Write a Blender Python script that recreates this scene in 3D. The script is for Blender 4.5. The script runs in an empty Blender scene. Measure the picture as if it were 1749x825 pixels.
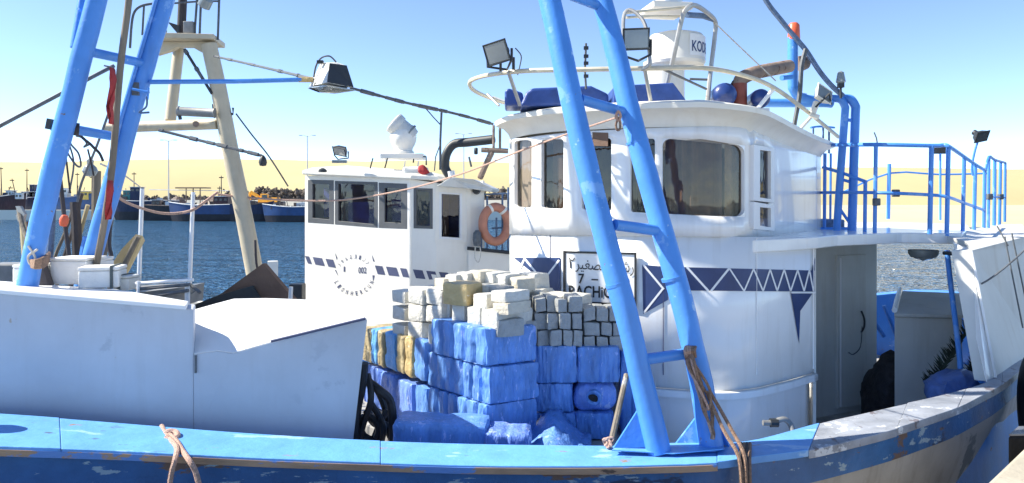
import bpy, math, random
from mathutils import Vector, Matrix, noise
SC = bpy.context.scene
COL = SC.collection
R = math.radians
EYE, HOR, FOC, CX = 4.0, 345.0, 1300.0, 874.5

# ------------------------------------------------------------ camera, sky, sun, exposure
cam_d = bpy.data.cameras.new("camera")
cam_d.sensor_width = 36.0
cam_d.lens = FOC / 1749 * 36.0
cam_d.shift_y = -67.5 / 1749
cam_d.clip_end = 6000
cam_d.clip_start = 0.05
cam = bpy.data.objects.new("camera", cam_d)
COL.objects.link(cam)
cam.location = (0, 0, EYE)
cam.rotation_euler = (R(90), 0, 0)
SC.camera = cam
SC.render.resolution_x, SC.render.resolution_y = 1024, 483

SUN_EL, SUN_X, SUN_Y = 43.0, -0.975, 0.06      # the sun stands to the left
az = math.atan2(SUN_X, SUN_Y)                  # from +Y towards +X
W = bpy.data.worlds.new("World")
SC.world = W
W.use_nodes = True
nt = W.node_tree
bg = nt.nodes["Background"]
sky = nt.nodes.new("ShaderNodeTexSky")
sky.sky_type = 'NISHITA'
sky.sun_disc = False
sky.sun_elevation = R(SUN_EL)
sky.sun_rotation = az % (2 * math.pi)
sky.air_density = 0.5
sky.dust_density = 0.0
sky.ozone_density = 1.4
nt.links.new(sky.outputs[0], bg.inputs[0])
bg.inputs[1].default_value = 0.15
sd = bpy.data.lights.new("sun", 'SUN')
sd.energy = 5.0
sd.angle = R(0.5)
sd.color = (1.0, 0.94, 0.82)
sun = bpy.data.objects.new("sun", sd)
COL.objects.link(sun)
to_sun = Vector((math.sin(az) * math.cos(R(SUN_EL)), math.cos(az) * math.cos(R(SUN_EL)), math.sin(R(SUN_EL))))
sun.rotation_euler = to_sun.to_track_quat('Z', 'Y').to_euler()
sun.location = to_sun * 60
SC.view_settings.view_transform = 'Standard'
SC.view_settings.look = 'None'
SC.view_settings.gamma = 1
SC.view_settings.exposure = 1.05

# ------------------------------------------------------------ helpers
def P(u, v, Y):
    """point of the place at distance Y that the photograph shows at pixel (u, v)"""
    return Vector(((u - CX) / FOC * Y, Y, EYE - (v - HOR) / FOC * Y))

def zat(v, Y): return EYE - (v - HOR) / FOC * Y
def lerp(a, b, t): return a + (b - a) * t
def interp(pts):
    def f(x):
        if x <= pts[0][0]: return pts[0][1]
        for (a, fa), (b, fb) in zip(pts, pts[1:]):
            if x <= b: return fa + (fb - fa) * (x - a) / (b - a)
        return pts[-1][1]
    return f

MATS = {}
def mat(name, col, rough=0.5, metal=0.0, var=0.12, vscale=4.0, chips=(), streak=None, bump=0.0, bscale=30.0,
        stretch=(1, 1, 1), spec=0.5, coat=0.0, alpha_mix=None, trans=0.0, emit=None, rvar=0.0):
    """procedural paint: mottled base, chips [(colour, threshold, scale, stretch)], vertical streaks (colour, amount), relief"""
    m = bpy.data.materials.new(name)
    m.use_nodes = True
    n, l = m.node_tree.nodes, m.node_tree.links
    b = n["Principled BSDF"]
    b.inputs["Roughness"].default_value = rough
    b.inputs["Metallic"].default_value = metal
    b.inputs["Specular IOR Level"].default_value = spec
    if coat: b.inputs["Coat Weight"].default_value = coat
    if trans: b.inputs["Transmission Weight"].default_value = trans
    tc = n.new("ShaderNodeTexCoord")
    def mapping(s):
        mp = n.new("ShaderNodeMapping"); mp.inputs[3].default_value = s
        l.new(tc.outputs["Object"], mp.inputs[0]); return mp.outputs[0]
    def nz(scale, s=(1, 1, 1), det=5.0, ro=0.6):
        t = n.new("ShaderNodeTexNoise"); t.inputs["Scale"].default_value = scale
        t.inputs["Detail"].default_value = det; t.inputs["Roughness"].default_value = ro
        l.new(mapping(s), t.inputs["Vector"]); return t.outputs[0]
    def ramp(src, a, bb):
        r = n.new("ShaderNodeMapRange"); r.inputs[1].default_value = a; r.inputs[2].default_value = bb
        l.new(src, r.inputs[0]); return r.outputs[0]
    def mix(fac, a, bb):
        x = n.new("ShaderNodeMix"); x.data_type = 'RGBA'
        if isinstance(fac, float): x.inputs[0].default_value = fac
        else: l.new(fac, x.inputs[0])
        for s_, val in ((6, a), (7, bb)):
            if isinstance(val, tuple): x.inputs[s_].default_value = (*val[:3], 1)
            else: l.new(val, x.inputs[s_])
        return x.outputs[2]
    lo = tuple(c * (1 - var) for c in col); hi = tuple(min(1, c * (1 + var)) for c in col)
    c = mix(ramp(nz(vscale, stretch), 0.3, 0.7), lo, hi)
    if streak:
        f = ramp(nz(7.0, (1, 1, 0.12)), 0.52, 0.75)
        mm = n.new("ShaderNodeMath"); mm.operation = 'MULTIPLY'; mm.inputs[1].default_value = streak[1]
        l.new(f, mm.inputs[0]); c = mix(mm.outputs[0], c, streak[0])
    for ch in chips:
        cc, th, s_ = ch[:3]; st = ch[3] if len(ch) > 3 else (1, 1, 1)
        c = mix(ramp(nz(s_, st, 8.0, 0.65), th, th + 0.025), c, cc)
    l.new(c, b.inputs["Base Color"])
    if rvar:
        rr = n.new("ShaderNodeMapRange"); rr.inputs[3].default_value = max(0.02, rough - rvar); rr.inputs[4].default_value = rough + rvar
        l.new(nz(vscale * 2), rr.inputs[0]); l.new(rr.outputs[0], b.inputs["Roughness"])
    if bump:
        bp = n.new("ShaderNodeBump"); bp.inputs["Strength"].default_value = bump; bp.inputs["Distance"].default_value = 0.02
        l.new(nz(bscale, stretch, 4.0), bp.inputs["Height"]); l.new(bp.outputs[0], b.inputs["Normal"])
    if emit:
        b.inputs["Emission Color"].default_value = (*emit[0], 1); b.inputs["Emission Strength"].default_value = emit[1]
    MATS[name] = m
    return m

RUST, WOOD = (0.22, 0.09, 0.04), (0.30, 0.20, 0.12)
BLUE = (0.075, 0.27, 0.72)
mat("blue_paint", BLUE, 0.38, var=0.10, vscale=2.5, chips=[((0.20, 0.14, 0.10), 0.67, 9.0), ((0.16, 0.36, 0.76), 0.60, 3.0), ((0.30, 0.50, 0.80), 0.655, 7.0)], streak=((0.05, 0.16, 0.42), 0.35), bump=0.15, bscale=22, rvar=0.08)
mat("blue_rail_paint", (0.13, 0.36, 0.74), 0.45, var=0.12, vscale=5, chips=[((0.10, 0.14, 0.20), 0.635, 7.0, (0.35, 1, 1)), ((0.30, 0.20, 0.12), 0.665, 5.0, (0.5, 1, 1)), ((0.30, 0.52, 0.80), 0.58, 3.0, (0.3, 1, 1))], bump=0.3, bscale=14)
mat("worn_rail_paint", (0.30, 0.32, 0.36), 0.4, var=0.30, vscale=6, stretch=(0.6, 1, 1), chips=[((0.16, 0.14, 0.15), 0.60, 7.0, (1, 0.4, 1)), ((0.62, 0.64, 0.66), 0.60, 5.0)], bump=0.4, bscale=14)
mat("strake_paint", (0.035, 0.135, 0.34), 0.4, var=0.25, vscale=3, chips=[((0.16, 0.11, 0.09), 0.60, 5.0, (0.35, 1, 1)), ((0.30, 0.42, 0.52), 0.61, 9.0, (0.4, 1, 1.5)), ((0.02, 0.05, 0.12), 0.60, 2.0, (0.4, 1, 1))], bump=0.35, bscale=12)
mat("raw_edge_wood", (0.42, 0.27, 0.17), 0.75, var=0.3, vscale=6, stretch=(0.3, 1, 1), chips=[((0.13, 0.27, 0.60), 0.52, 4.0, (0.4, 1, 1)), ((0.12, 0.08, 0.06), 0.64, 9.0, (0.3, 1, 1))], bump=0.5, bscale=20)
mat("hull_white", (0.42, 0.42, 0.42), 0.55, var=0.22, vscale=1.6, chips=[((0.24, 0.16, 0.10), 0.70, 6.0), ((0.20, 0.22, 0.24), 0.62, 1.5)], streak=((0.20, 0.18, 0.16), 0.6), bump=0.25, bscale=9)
mat("house_white", (0.84, 0.84, 0.82), 0.22, var=0.03, vscale=2, streak=((0.55, 0.50, 0.41), 0.30), bump=0.05, bscale=6, coat=0.3)
mat("locker_shade_white", (0.50, 0.53, 0.58), 0.55, var=0.08, vscale=1.5, chips=[((0.42, 0.36, 0.30), 0.69, 9.0), ((0.44, 0.47, 0.52), 0.60, 1.3)], streak=((0.43, 0.44, 0.46), 0.4), bump=0.1, bscale=8)  # white paint darkened and blued: the front's shade is in the colour
mat("cream_white", (0.80, 0.77, 0.68), 0.4, var=0.05, vscale=3, chips=[((0.42, 0.27, 0.15), 0.75, 10.0)], streak=((0.62, 0.52, 0.38), 0.25))
mat("second_house_white", (0.84, 0.81, 0.73), 0.35, var=0.05, vscale=2, streak=((0.66, 0.58, 0.45), 0.25))
mat("navy_print", (0.024, 0.048, 0.145), 0.4, var=0.15, vscale=5)
mat("slate_print", (0.07, 0.08, 0.15), 0.5, var=0.15, vscale=5)
mat("white_print", (0.80, 0.80, 0.79), 0.4, var=0.02)
mat("black_paint", (0.02, 0.02, 0.022), 0.4, var=0.2)
mat("black_rubber", (0.018, 0.017, 0.018), 0.55, var=0.4, vscale=8, bump=0.3)
mat("grey_gasket", (0.10, 0.105, 0.11), 0.5, var=0.15)
mat("beige_paint", (0.55, 0.47, 0.33), 0.5, var=0.10, vscale=3, chips=[(RUST, 0.69, 6.0)], streak=((0.36, 0.24, 0.13), 0.35), bump=0.15)
mat("galvanised", (0.42, 0.41, 0.38), 0.4, metal=0.5, var=0.15, vscale=8, chips=[(RUST, 0.66, 14.0)])
mat("yellowed_tube", (0.62, 0.56, 0.42), 0.45, var=0.15, vscale=8, chips=[(RUST, 0.66, 14.0)])
mat("rusty_exhaust", (0.26, 0.19, 0.145), 0.75, var=0.3, vscale=7, chips=[((0.12, 0.06, 0.04), 0.58, 9.0)], bump=0.3)
mat("red_brown", (0.24, 0.06, 0.04), 0.6, var=0.25, vscale=7)
mat("lamp_grey", (0.24, 0.26, 0.25), 0.45, metal=0.3, var=0.15, vscale=10)
mat("lamp_black", (0.03, 0.034, 0.037), 0.5, var=0.25)
mat("lens_glass", (0.24, 0.27, 0.27), 0.08, var=0.1, coat=0.5)
mat("blue_tarp", (0.03, 0.075, 0.28), 0.45, var=0.25, vscale=6, chips=[((0.45, 0.5, 0.6), 0.72, 9.0)], bump=0.5, bscale=10)
mat("blue_drum", (0.02, 0.05, 0.20), 0.35, var=0.2, coat=0.3)
mat("orange_plastic", (0.75, 0.13, 0.05), 0.4, var=0.1)
mat("lifebuoy_orange", (0.50, 0.21, 0.13), 0.6, var=0.18, vscale=5)
mat("deck_paint", (0.36, 0.35, 0.33), 0.65, var=0.25, vscale=5, chips=[((0.15, 0.10, 0.07), 0.62, 5.0)], bump=0.2)
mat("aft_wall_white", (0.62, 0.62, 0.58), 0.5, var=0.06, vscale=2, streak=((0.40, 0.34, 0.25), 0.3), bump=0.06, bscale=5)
mat("rope_brown", (0.30, 0.19, 0.13), 0.9, var=0.35, vscale=60, bump=0.8, bscale=120)
mat("rope_pink", (0.55, 0.36, 0.28), 0.9, var=0.3, vscale=60, bump=0.8, bscale=120)
mat("rope_pale", (0.60, 0.57, 0.50), 0.9, var=0.2, vscale=40)
mat("rope_dark", (0.045, 0.04, 0.04), 0.8, var=0.5, vscale=30)
mat("cable_grey", (0.10, 0.11, 0.12), 0.6, var=0.3, vscale=20)
mat("cable_blue", (0.10, 0.16, 0.27), 0.5, var=0.4, vscale=20)
mat("weathered_wood", (0.20, 0.17, 0.13), 0.85, var=0.35, vscale=6, stretch=(1, 1, 0.15), chips=[((0.42, 0.40, 0.36), 0.63, 6.0, (1, 1, 0.2))], bump=0.5, bscale=25)
mat("dark_wood", (0.07, 0.06, 0.06), 0.8, var=0.35, vscale=6, stretch=(1, 1, 0.2), bump=0.4)
mat("pale_wood", (0.55, 0.45, 0.25), 0.7, var=0.2, vscale=6, stretch=(1, 1, 0.3), bump=0.3)
mat("brown_board", (0.17, 0.10, 0.065), 0.7, var=0.25, vscale=2.5, chips=[((0.09, 0.055, 0.04), 0.62, 3.0)], bump=0.2)
mat("dark_board", (0.04, 0.045, 0.045), 0.6, var=0.25)
mat("red_cloth", (0.42, 0.04, 0.04), 0.85, var=0.25, bump=0.3)
mat("foam_white", (0.80, 0.79, 0.75), 0.75, var=0.06, vscale=8, chips=[((0.55, 0.47, 0.36), 0.68, 5.0)], bump=0.3, bscale=60)
mat("strap_dark", (0.08, 0.10, 0.10), 0.7)
mat("grey_metal", (0.25, 0.25, 0.24), 0.5, metal=0.3, var=0.25, vscale=6)
mat("curtain_brown", (0.26, 0.20, 0.165), 0.9, var=0.25, vscale=3, stretch=(1, 1, 0.2))
mat("room_dark", (0.06, 0.05, 0.045), 0.9, var=0.3)
mat("room_blue", (0.045, 0.06, 0.32), 0.7, var=0.5, vscale=3)
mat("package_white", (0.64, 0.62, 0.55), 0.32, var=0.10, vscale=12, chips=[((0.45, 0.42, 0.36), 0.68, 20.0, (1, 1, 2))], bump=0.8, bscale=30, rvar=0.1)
mat("package_shade_grey", (0.34, 0.35, 0.34), 0.30, var=0.16, vscale=12, chips=[((0.30, 0.29, 0.26), 0.66, 18.0, (1, 1, 2))], bump=0.9, bscale=30, rvar=0.1)  # same wrapping as the white ones, with shade put into the colour
mat("package_cream", (0.62, 0.56, 0.44), 0.35, var=0.12, vscale=10, chips=[((0.42, 0.34, 0.22), 0.66, 16.0)], bump=0.8, bscale=26)
mat("package_ochre", (0.52, 0.39, 0.18), 0.35, var=0.15, vscale=8, chips=[((0.72, 0.66, 0.50), 0.62, 9.0)], bump=0.8, bscale=24)
mat("bale_blue", (0.13, 0.29, 0.66), 0.30, var=0.28, vscale=9, stretch=(1, 1, 0.3), chips=[((0.34, 0.48, 0.88), 0.60, 22.0, (1, 1, 0.3))], bump=0.7, bscale=50, rvar=0.08)  # pale streaks put the plastic's crease sheen into the colour
mat("bale_light_blue", (0.17, 0.29, 0.70), 0.28, var=0.25, vscale=9, stretch=(1, 1, 0.3), chips=[((0.42, 0.52, 0.85), 0.60, 12.0, (1, 1, 0.35))], bump=0.9, bscale=26, rvar=0.08)  # crease sheen painted in here too, as lighter streaks
mat("bale_sky", (0.16, 0.42, 0.80), 0.3, var=0.2, vscale=9, bump=0.8, bscale=26)
mat("bale_tan", (0.42, 0.34, 0.19), 0.35, var=0.2, vscale=9, bump=0.8, bscale=26)
mat("dark_net", (0.02, 0.018, 0.02), 0.8, var=0.6, vscale=14, bump=1.0, bscale=20)
mat("steel_blue_sheet", (0.07, 0.13, 0.33), 0.35, var=0.4, vscale=5, bump=0.6, bscale=8)
mat("dry_leaf", (0.035, 0.05, 0.03), 0.7, var=0.4)
mat("deep_black", (0.012, 0.012, 0.013), 0.6, var=0.3, bump=0.3)
mat("fender_shine", (0.35, 0.37, 0.42), 0.25, metal=0.6, var=0.3)
mat("quay_concrete", (0.42, 0.38, 0.30), 0.9, var=0.15, vscale=3, chips=[((0.35, 0.31, 0.25), 0.6, 14.0)], bump=0.4, bscale=20)
mat("far_wall", (0.72, 0.68, 0.58), 0.9, var=0.08, vscale=0.08)
mat("rock", (0.12, 0.10, 0.085), 0.95, var=0.35, vscale=0.4)
mat("pole_grey", (0.42, 0.44, 0.46), 0.6, var=0.05)
mat("excavator_paint", (0.80, 0.36, 0.03), 0.5, var=0.1, vscale=1)
mat("glass_far", (0.03, 0.04, 0.06), 0.1)
for nm, cc in dict(far_navy=(0.015, 0.025, 0.07), far_black=(0.025, 0.022, 0.028), far_maroon=(0.05, 0.018, 0.022), far_blue=(0.03, 0.08, 0.21),
                   far_mid_blue=(0.04, 0.08, 0.20), far_pale=(0.45, 0.47, 0.5), far_white=(0.74, 0.74, 0.72), far_brown=(0.13, 0.09, 0.07),
                   far_yellow=(0.6, 0.45, 0.1), far_teal=(0.05, 0.2, 0.18)).items():
    mat(nm, cc, 0.5, var=0.25, vscale=0.5, streak=((0.12, 0.09, 0.08), 0.4))

def glass(name, tint, gloss_f=0.25, rough=0.03):
    m = bpy.data.materials.new(name); m.use_nodes = True
    n, l = m.node_tree.nodes, m.node_tree.links
    n.clear()
    out = n.new("ShaderNodeOutputMaterial"); mx = n.new("ShaderNodeMixShader")
    tr = n.new("ShaderNodeBsdfTransparent"); tr.inputs[0].default_value = (*tint, 1)
    gl = n.new("ShaderNodeBsdfGlossy"); gl.inputs["Roughness"].default_value = rough
    fr = n.new("ShaderNodeFresnel"); fr.inputs[0].default_value = 1.5
    md = n.new("ShaderNodeMath"); md.operation = 'MULTIPLY_ADD'; md.inputs[1].default_value = 0.28; md.inputs[2].default_value = gloss_f * 0.2
    ns = n.new("ShaderNodeTexNoise"); ns.inputs["Scale"].default_value = 2.0
    bp = n.new("ShaderNodeBump"); bp.inputs["Strength"].default_value = 0.08; bp.inputs["Distance"].default_value = 0.05
    l.new(ns.outputs[0], bp.inputs["Height"]); l.new(bp.outputs[0], gl.inputs["Normal"])
    l.new(fr.outputs[0], md.inputs[0]); l.new(md.outputs[0], mx.inputs[0])
    l.new(tr.outputs[0], mx.inputs[1]); l.new(gl.outputs[0], mx.inputs[2]); l.new(mx.outputs[0], out.inputs[0])
    MATS[name] = m
glass("window_glass", (0.62, 0.56, 0.50))
glass("dark_glass", (0.42, 0.43, 0.52))

class MB:
    def __init__(s): s.v = []; s.f = []
    def add(s, vs, fs):
        o = len(s.v); s.v += [Vector(p) for p in vs]; s.f += [tuple(i + o for i in q) for q in fs]; return s
    def box(s, c, d, rz=0.0, rx=0.0, ry=0.0, bev=0.0):
        x, y, z = (k / 2 for k in d)
        M = Matrix.Rotation(rz, 3, 'Z') @ Matrix.Rotation(rx, 3, 'X') @ Matrix.Rotation(ry, 3, 'Y')
        vs = [Vector(c) + M @ Vector((a * x, b_ * y, e * z)) for e in (-1, 1) for a, b_ in ((-1, -1), (1, -1), (1, 1), (-1, 1))]
        return s.add(vs, [(3, 2, 1, 0), (4, 5, 6, 7), (0, 1, 5, 4), (1, 2, 6, 5), (2, 3, 7, 6), (3, 0, 4, 7)])
    def prism(s, poly, off):
        """closed polygon (3D points) extruded by vector off"""
        n = len(poly); off = Vector(off)
        nrm = Vector((0, 0, 0))
        for i in range(n): nrm += Vector(poly[i]).cross(Vector(poly[(i + 1) % n]))
        if nrm.dot(off) > 0: poly = poly[::-1]
        vs = [Vector(p) for p in poly] + [Vector(p) + off for p in poly]
        return s.add(vs, [tuple(range(n)), tuple(range(2 * n - 1, n - 1, -1))] + [((i + 1) % n, i, i + n, (i + 1) % n + n) for i in range(n)])
    def tube(s, pts, r, seg=10, smooth=0, cap=True):
        pts = [Vector(p) for p in pts]
        if smooth and len(pts) > 2: pts = catmull(pts, smooth)
        rr = r if callable(r) else (lambda t: r)
        n = len(pts); rings = []; up = None
        for i, p in enumerate(pts):
            d = (pts[min(i + 1, n - 1)] - pts[max(i - 1, 0)]).normalized()
            if up is None: up = Vector((0, 0, 1)) if abs(d.z) < 0.9 else Vector((1, 0, 0))
            a = (up - d * up.dot(d)).normalized(); b_ = d.cross(a); up = a
            rad = rr(i / (n - 1))
            rings.append([p + (a * math.cos(k * 2 * math.pi / seg) + b_ * math.sin(k * 2 * math.pi / seg)) * rad for k in range(seg)])
        vs = [q for rg in rings for q in rg]
        fs = [(i * seg + k, i * seg + (k + 1) % seg, (i + 1) * seg + (k + 1) % seg, (i + 1) * seg + k) for i in range(n - 1) for k in range(seg)]
        if cap: fs += [tuple(range(seg - 1, -1, -1)), tuple(range((n - 1) * seg, n * seg))]
        return s.add(vs, fs)
    def lathe(s, base, prof, seg=20, axis=(0, 0, 1)):
        ax = Vector(axis).normalized(); q = Vector((0, 0, 1)).rotation_difference(ax)
        vs = []
        for r, h in prof:
            for k in range(seg):
                a = k * 2 * math.pi / seg
                vs.append(Vector(base) + q @ Vector((r * math.cos(a), r * math.sin(a), h)))
        m = len(prof)
        fs = [(i * seg + k, i * seg + (k + 1) % seg, (i + 1) * seg + (k + 1) % seg, (i + 1) * seg + k) for i in range(m - 1) for k in range(seg)]
        if prof[0][0] > 1e-4: fs.append(tuple(range(seg - 1, -1, -1)))
        if prof[-1][0] > 1e-4: fs.append(tuple(range((m - 1) * seg, m * seg)))
        return s.add(vs, fs)
    def build(s, name, material, parent=None, smooth=False, bevel=0.0, solid=0.0, seg=2, merge=False):
        root = parent
        while root is not None and root.parent is not None: root = root.parent
        org = root.location if root is not None else getattr(s, "org", Vector((0, 0, 0)))
        me = bpy.data.meshes.new(name)
        me.from_pydata([tuple(p - org) for p in s.v], [], s.f)
        o = bpy.data.objects.new(name, me)
        if root is None: o.location = org
        COL.objects.link(o)
        me.materials.append(MATS[material] if isinstance(material, str) else material)
        if merge or solid or bevel:
            import bmesh
            bm = bmesh.new(); bm.from_mesh(me)
            bmesh.ops.remove_doubles(bm, verts=bm.verts, dist=1e-5)
            bmesh.ops.recalc_face_normals(bm, faces=bm.faces) if not merge else None
            bm.to_mesh(me); bm.free()
        if smooth:
            for p in me.polygons: p.use_smooth = True
            me.set_sharp_from_angle(angle=R(40))
        if parent is not None: o.parent = parent
        if solid:
            md = o.modifiers.new("solid", 'SOLIDIFY'); md.thickness = solid; md.offset = 0
        if bevel:
            md = o.modifiers.new("bevel", 'BEVEL'); md.width = bevel; md.segments = seg; md.limit_method = 'ANGLE'; md.angle_limit = R(35)
        return o

def catmull(pts, k):
    out = []
    n = len(pts)
    for i in range(n - 1):
        p0, p1, p2, p3 = pts[max(i - 1, 0)], pts[i], pts[i + 1], pts[min(i + 2, n - 1)]
        for j in range(k):
            t = j / k
            out.append(0.5 * ((2 * p1) + (p2 - p0) * t + (2 * p0 - 5 * p1 + 4 * p2 - p3) * t * t + (3 * p1 - p0 - 3 * p2 + p3) * t ** 3))
    out.append(pts[-1])
    return out

def tag(o, label=None, cat=None, group=None, kind=None):
    if label: o["label"] = label
    if cat: o["category"] = cat
    if group: o["group"] = group
    if kind: o["kind"] = kind
    return o
def thing(name, loc, label, cat, group=None):
    o = bpy.data.objects.new(name, None); o.location = loc; o.empty_display_size = 0.2; COL.objects.link(o)
    return tag(o, label, cat, group)
def solo(mb, name, material, label, cat, org=None, group=None, **kw):
    """a thing that is one mesh, its origin at its base"""
    if org is None:
        zs = min(p.z for p in mb.v); c = sum(mb.v, Vector()) / len(mb.v); org = Vector((c.x, c.y, zs))
    mb.org = Vector(org)
    return tag(mb.build(name, material, None, **kw), label, cat, group)
def tube(pts, r, name, material, parent, seg=10, smooth=0, **kw):
    return MB().tube(pts, r, seg, smooth).build(name, material, parent, smooth=True, **kw)
def part_label(o, s): o["label"] = s; return o

class Wall:
    """an upright wall over a plan curve; pixels are carried onto it"""
    def __init__(s, pts, k=8, first=None, last=None):
        v = [Vector((x, y, 0)) for x, y in pts]
        s.c = catmull(v, k) if k else v
        s.us = [CX + p.x / p.y * FOC for p in s.c]
        s.n = []
        for i in range(len(s.c)):
            d = s.c[min(i + 1, len(s.c) - 1)] - s.c[max(i - 1, 0)]
            s.n.append(Vector((d.y, -d.x, 0)).normalized())
    def plan(s, u, off=0.0):
        for i in range(len(s.us) - 1):
            a, b = s.us[i], s.us[i + 1]
            if (a <= u <= b) or (i == len(s.us) - 2 and u > b) or (i == 0 and u < a):
                p, q = s.c[i], s.c[i + 1]; m = (u - CX) / FOC
                den = (q.x - p.x) - m * (q.y - p.y)
                t = (m * p.y - p.x) / den
                return p + (q - p) * t + (s.n[i] + (s.n[i + 1] - s.n[i]) * max(0, min(1, t))).normalized() * off
    def at(s, u, v, off=0.0):
        p0 = s.plan(u); p = s.plan(u, off)
        return Vector((p.x, p.y, EYE - (v - HOR) / FOC * p0.y))
    def grid(s, u0, u1, fs, breaks=(), step=12, off=0.0, skip=None):
        """fs: list of functions u -> v from top to bottom; skip(umid, row) leaves a hole"""
        us = sorted(set([u0, u1] + [b for b in breaks if u0 < b < u1]))
        cols = []
        for a, b in zip(us, us[1:]):
            m = max(1, int((b - a) / step)); cols += [a + (b - a) * i / m for i in range(m)]
        cols.append(us[-1])
        mb = MB(); nr = len(fs)
        mb.v = [s.at(u, f(u), off) for u in cols for f in fs]
        for i in range(len(cols) - 1):
            for j in range(nr - 1):
                if skip and skip((cols[i] + cols[i + 1]) / 2, j): continue
                a = i * nr + j
                mb.f.append((a, a + 1, a + nr + 1, a + nr))
        return mb
    def decal(s, poly, off, step=8):
        """flat print: a convex pixel polygon cut in narrow upright strips that follow the wall"""
        us = sorted(set(p[0] for p in poly)); mb = MB()
        cuts = []
        for a, b in zip(us, us[1:]):
            m = max(1, int((b - a) / step)); cuts += [a + (b - a) * i / m for i in range(m)]
        cuts.append(us[-1])
        def span(u):
            vs = []
            for (ua, va), (ub, vb) in zip(poly, poly[1:] + poly[:1]):
                if min(ua, ub) - 1e-6 <= u <= max(ua, ub) + 1e-6:
                    if abs(ub - ua) < 1e-6: vs += [va, vb]
                    else: vs.append(va + (vb - va) * (u - ua) / (ub - ua))
            return min(vs), max(vs)
        for a, b in zip(cuts, cuts[1:]):
            t0, b0 = span(a + 1e-4); t1, b1 = span(b - 1e-4)
            mb.add([s.at(a, t0, off), s.at(a, b0, off), s.at(b, b1, off), s.at(b, t1, off)], [(0, 1, 2, 3)])
        return mb
    def line(s, u0, v0, u1, v1, w, off):
        dx, dy = u1 - u0, v1 - v0; L = math.hypot(dx, dy); nx, ny = -dy / L * w / 2, dx / L * w / 2
        return s.decal([(u0 + nx, v0 + ny), (u1 + nx, v1 + ny), (u1 - nx, v1 - ny), (u0 - nx, v0 - ny)], off)

def rounded(u0, u1, f0, f1, r, inset=0, k=6):
    """rounded window outline in pixels: sides u0,u1, top f0(u), bottom f1(u)"""
    pts = []
    u0 += inset; u1 -= inset
    for cxs, side, a0 in ((u1 - r, 'b', 0), (u0 + r, 'b', 90), (u0 + r, 't', 180), (u1 - r, 't', 270)):
        for i in range(k + 1):
            a = math.radians(a0 + 90 * i / k)
            u = cxs + r * math.cos(a)
            base = (f1(u) - inset - r) if side == 'b' else (f0(u) + inset + r)
            pts.append((u, base + r * math.sin(a)))
    return pts
def square(u0, u1, f0, f1, k=6):
    pts = []
    def cor(a, b): return a, b
    n = k + 1
    for side in range(4):
        for i in range(n):
            t = i / (n - 1)
            if side == 0: # right-bottom corner
                pts.append((u1, lerp(f1(u1) - (f1(u1) - f0(u1)) * 0.3, f1(u1), t * 2)) if t < 0.5 else (lerp(u1, u1 - (u1 - u0) * 0.3, t * 2 - 1), None))
            elif side == 1: pts.append((lerp(u0 + (u1 - u0) * 0.3, u0, t * 2), None) if t < 0.5 else (u0, lerp(f1(u0), f1(u0) - (f1(u0) - f0(u0)) * 0.3, t * 2 - 1)))
            elif side == 2: pts.append((u0, lerp(f0(u0) + (f1(u0) - f0(u0)) * 0.3, f0(u0), t * 2)) if t < 0.5 else (lerp(u0, u0 + (u1 - u0) * 0.3, t * 2 - 1), 'T'))
            else: pts.append((lerp(u1 - (u1 - u0) * 0.3, u1, t * 2), 'T') if t < 0.5 else (u1, lerp(f0(u1), f0(u1) + (f1(u1) - f0(u1)) * 0.3, t * 2 - 1)))
    return [(u, f0(u) if v == 'T' else (f1(u) if v is None else v)) for u, v in pts]

def window(W_, u0, u1, f0, f1, parent, frame_mat, glass_mat, r=8, inset=2, proud=0.012, deep=-0.03, lip=3):
    """frame ring (rounded opening) with its pane as a child"""
    outer = square(u0 - lip, u1 + lip, lambda u: f0(u) - lip, lambda u: f1(u) + lip)
    inner = rounded(u0, u1, f0, f1, r, inset)
    n = len(outer); mb = MB()
    mb.v = [W_.at(u, v, 0.001) for u, v in outer] + [W_.at(u, v, proud) for u, v in outer] + [W_.at(u, v, proud) for u, v in inner] + [W_.at(u, v, deep) for u, v in inner]
    for i in range(n):
        j = (i + 1) % n
        for k in range(3): mb.f.append((k * n + i, k * n + j, (k + 1) * n + j, (k + 1) * n + i))
    fr = mb.build("window", frame_mat, parent, bevel=0.0)
    pane = W_.grid(u0 - 1, u1 + 1, [lambda u: f0(u) - 1, lambda u: (f0(u) + f1(u)) / 2, lambda u: f1(u) + 1], off=-0.022)
    pane.build("pane", glass_mat, fr, smooth=True)
    return fr

def text_mesh(body, font=None):
    cu = bpy.data.curves.new("t", 'FONT'); cu.body = body; cu.resolution_u = 3; cu.offset = 0.018 if body.isascii() else 0.0
    cu.align_x = 'LEFT'
    o = bpy.data.objects.new("t", cu); COL.objects.link(o)
    dg = bpy.context.evaluated_depsgraph_get(); dg.update()
    me = bpy.data.meshes.new_from_object(o.evaluated_get(dg))
    vs = [v.co.copy() for v in me.vertices]; fs = [tuple(p.vertices) for p in me.polygons]
    bpy.data.objects.remove(o); bpy.data.curves.remove(cu); bpy.data.meshes.remove(me)
    if not vs: return [], []
    x0 = min(v.x for v in vs); x1 = max(v.x for v in vs); y0 = min(v.y for v in vs); y1 = max(v.y for v in vs)
    return [((v.x - x0) / (x1 - x0), (v.y - y0) / (y1 - y0)) for v in vs], fs
def wall_text(W_, body, u0, v0, u1, v1, off, slope=0.0):
    """lettering fitted into the pixel box on the wall"""
    vs, fs = text_mesh(body); mb = MB()
    mb.v = [W_.at(lerp(u0, u1, x), lerp(v1, v0, y) + slope * (x - 0.5), off) for x, y in vs]; mb.f = fs
    return mb

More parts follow.
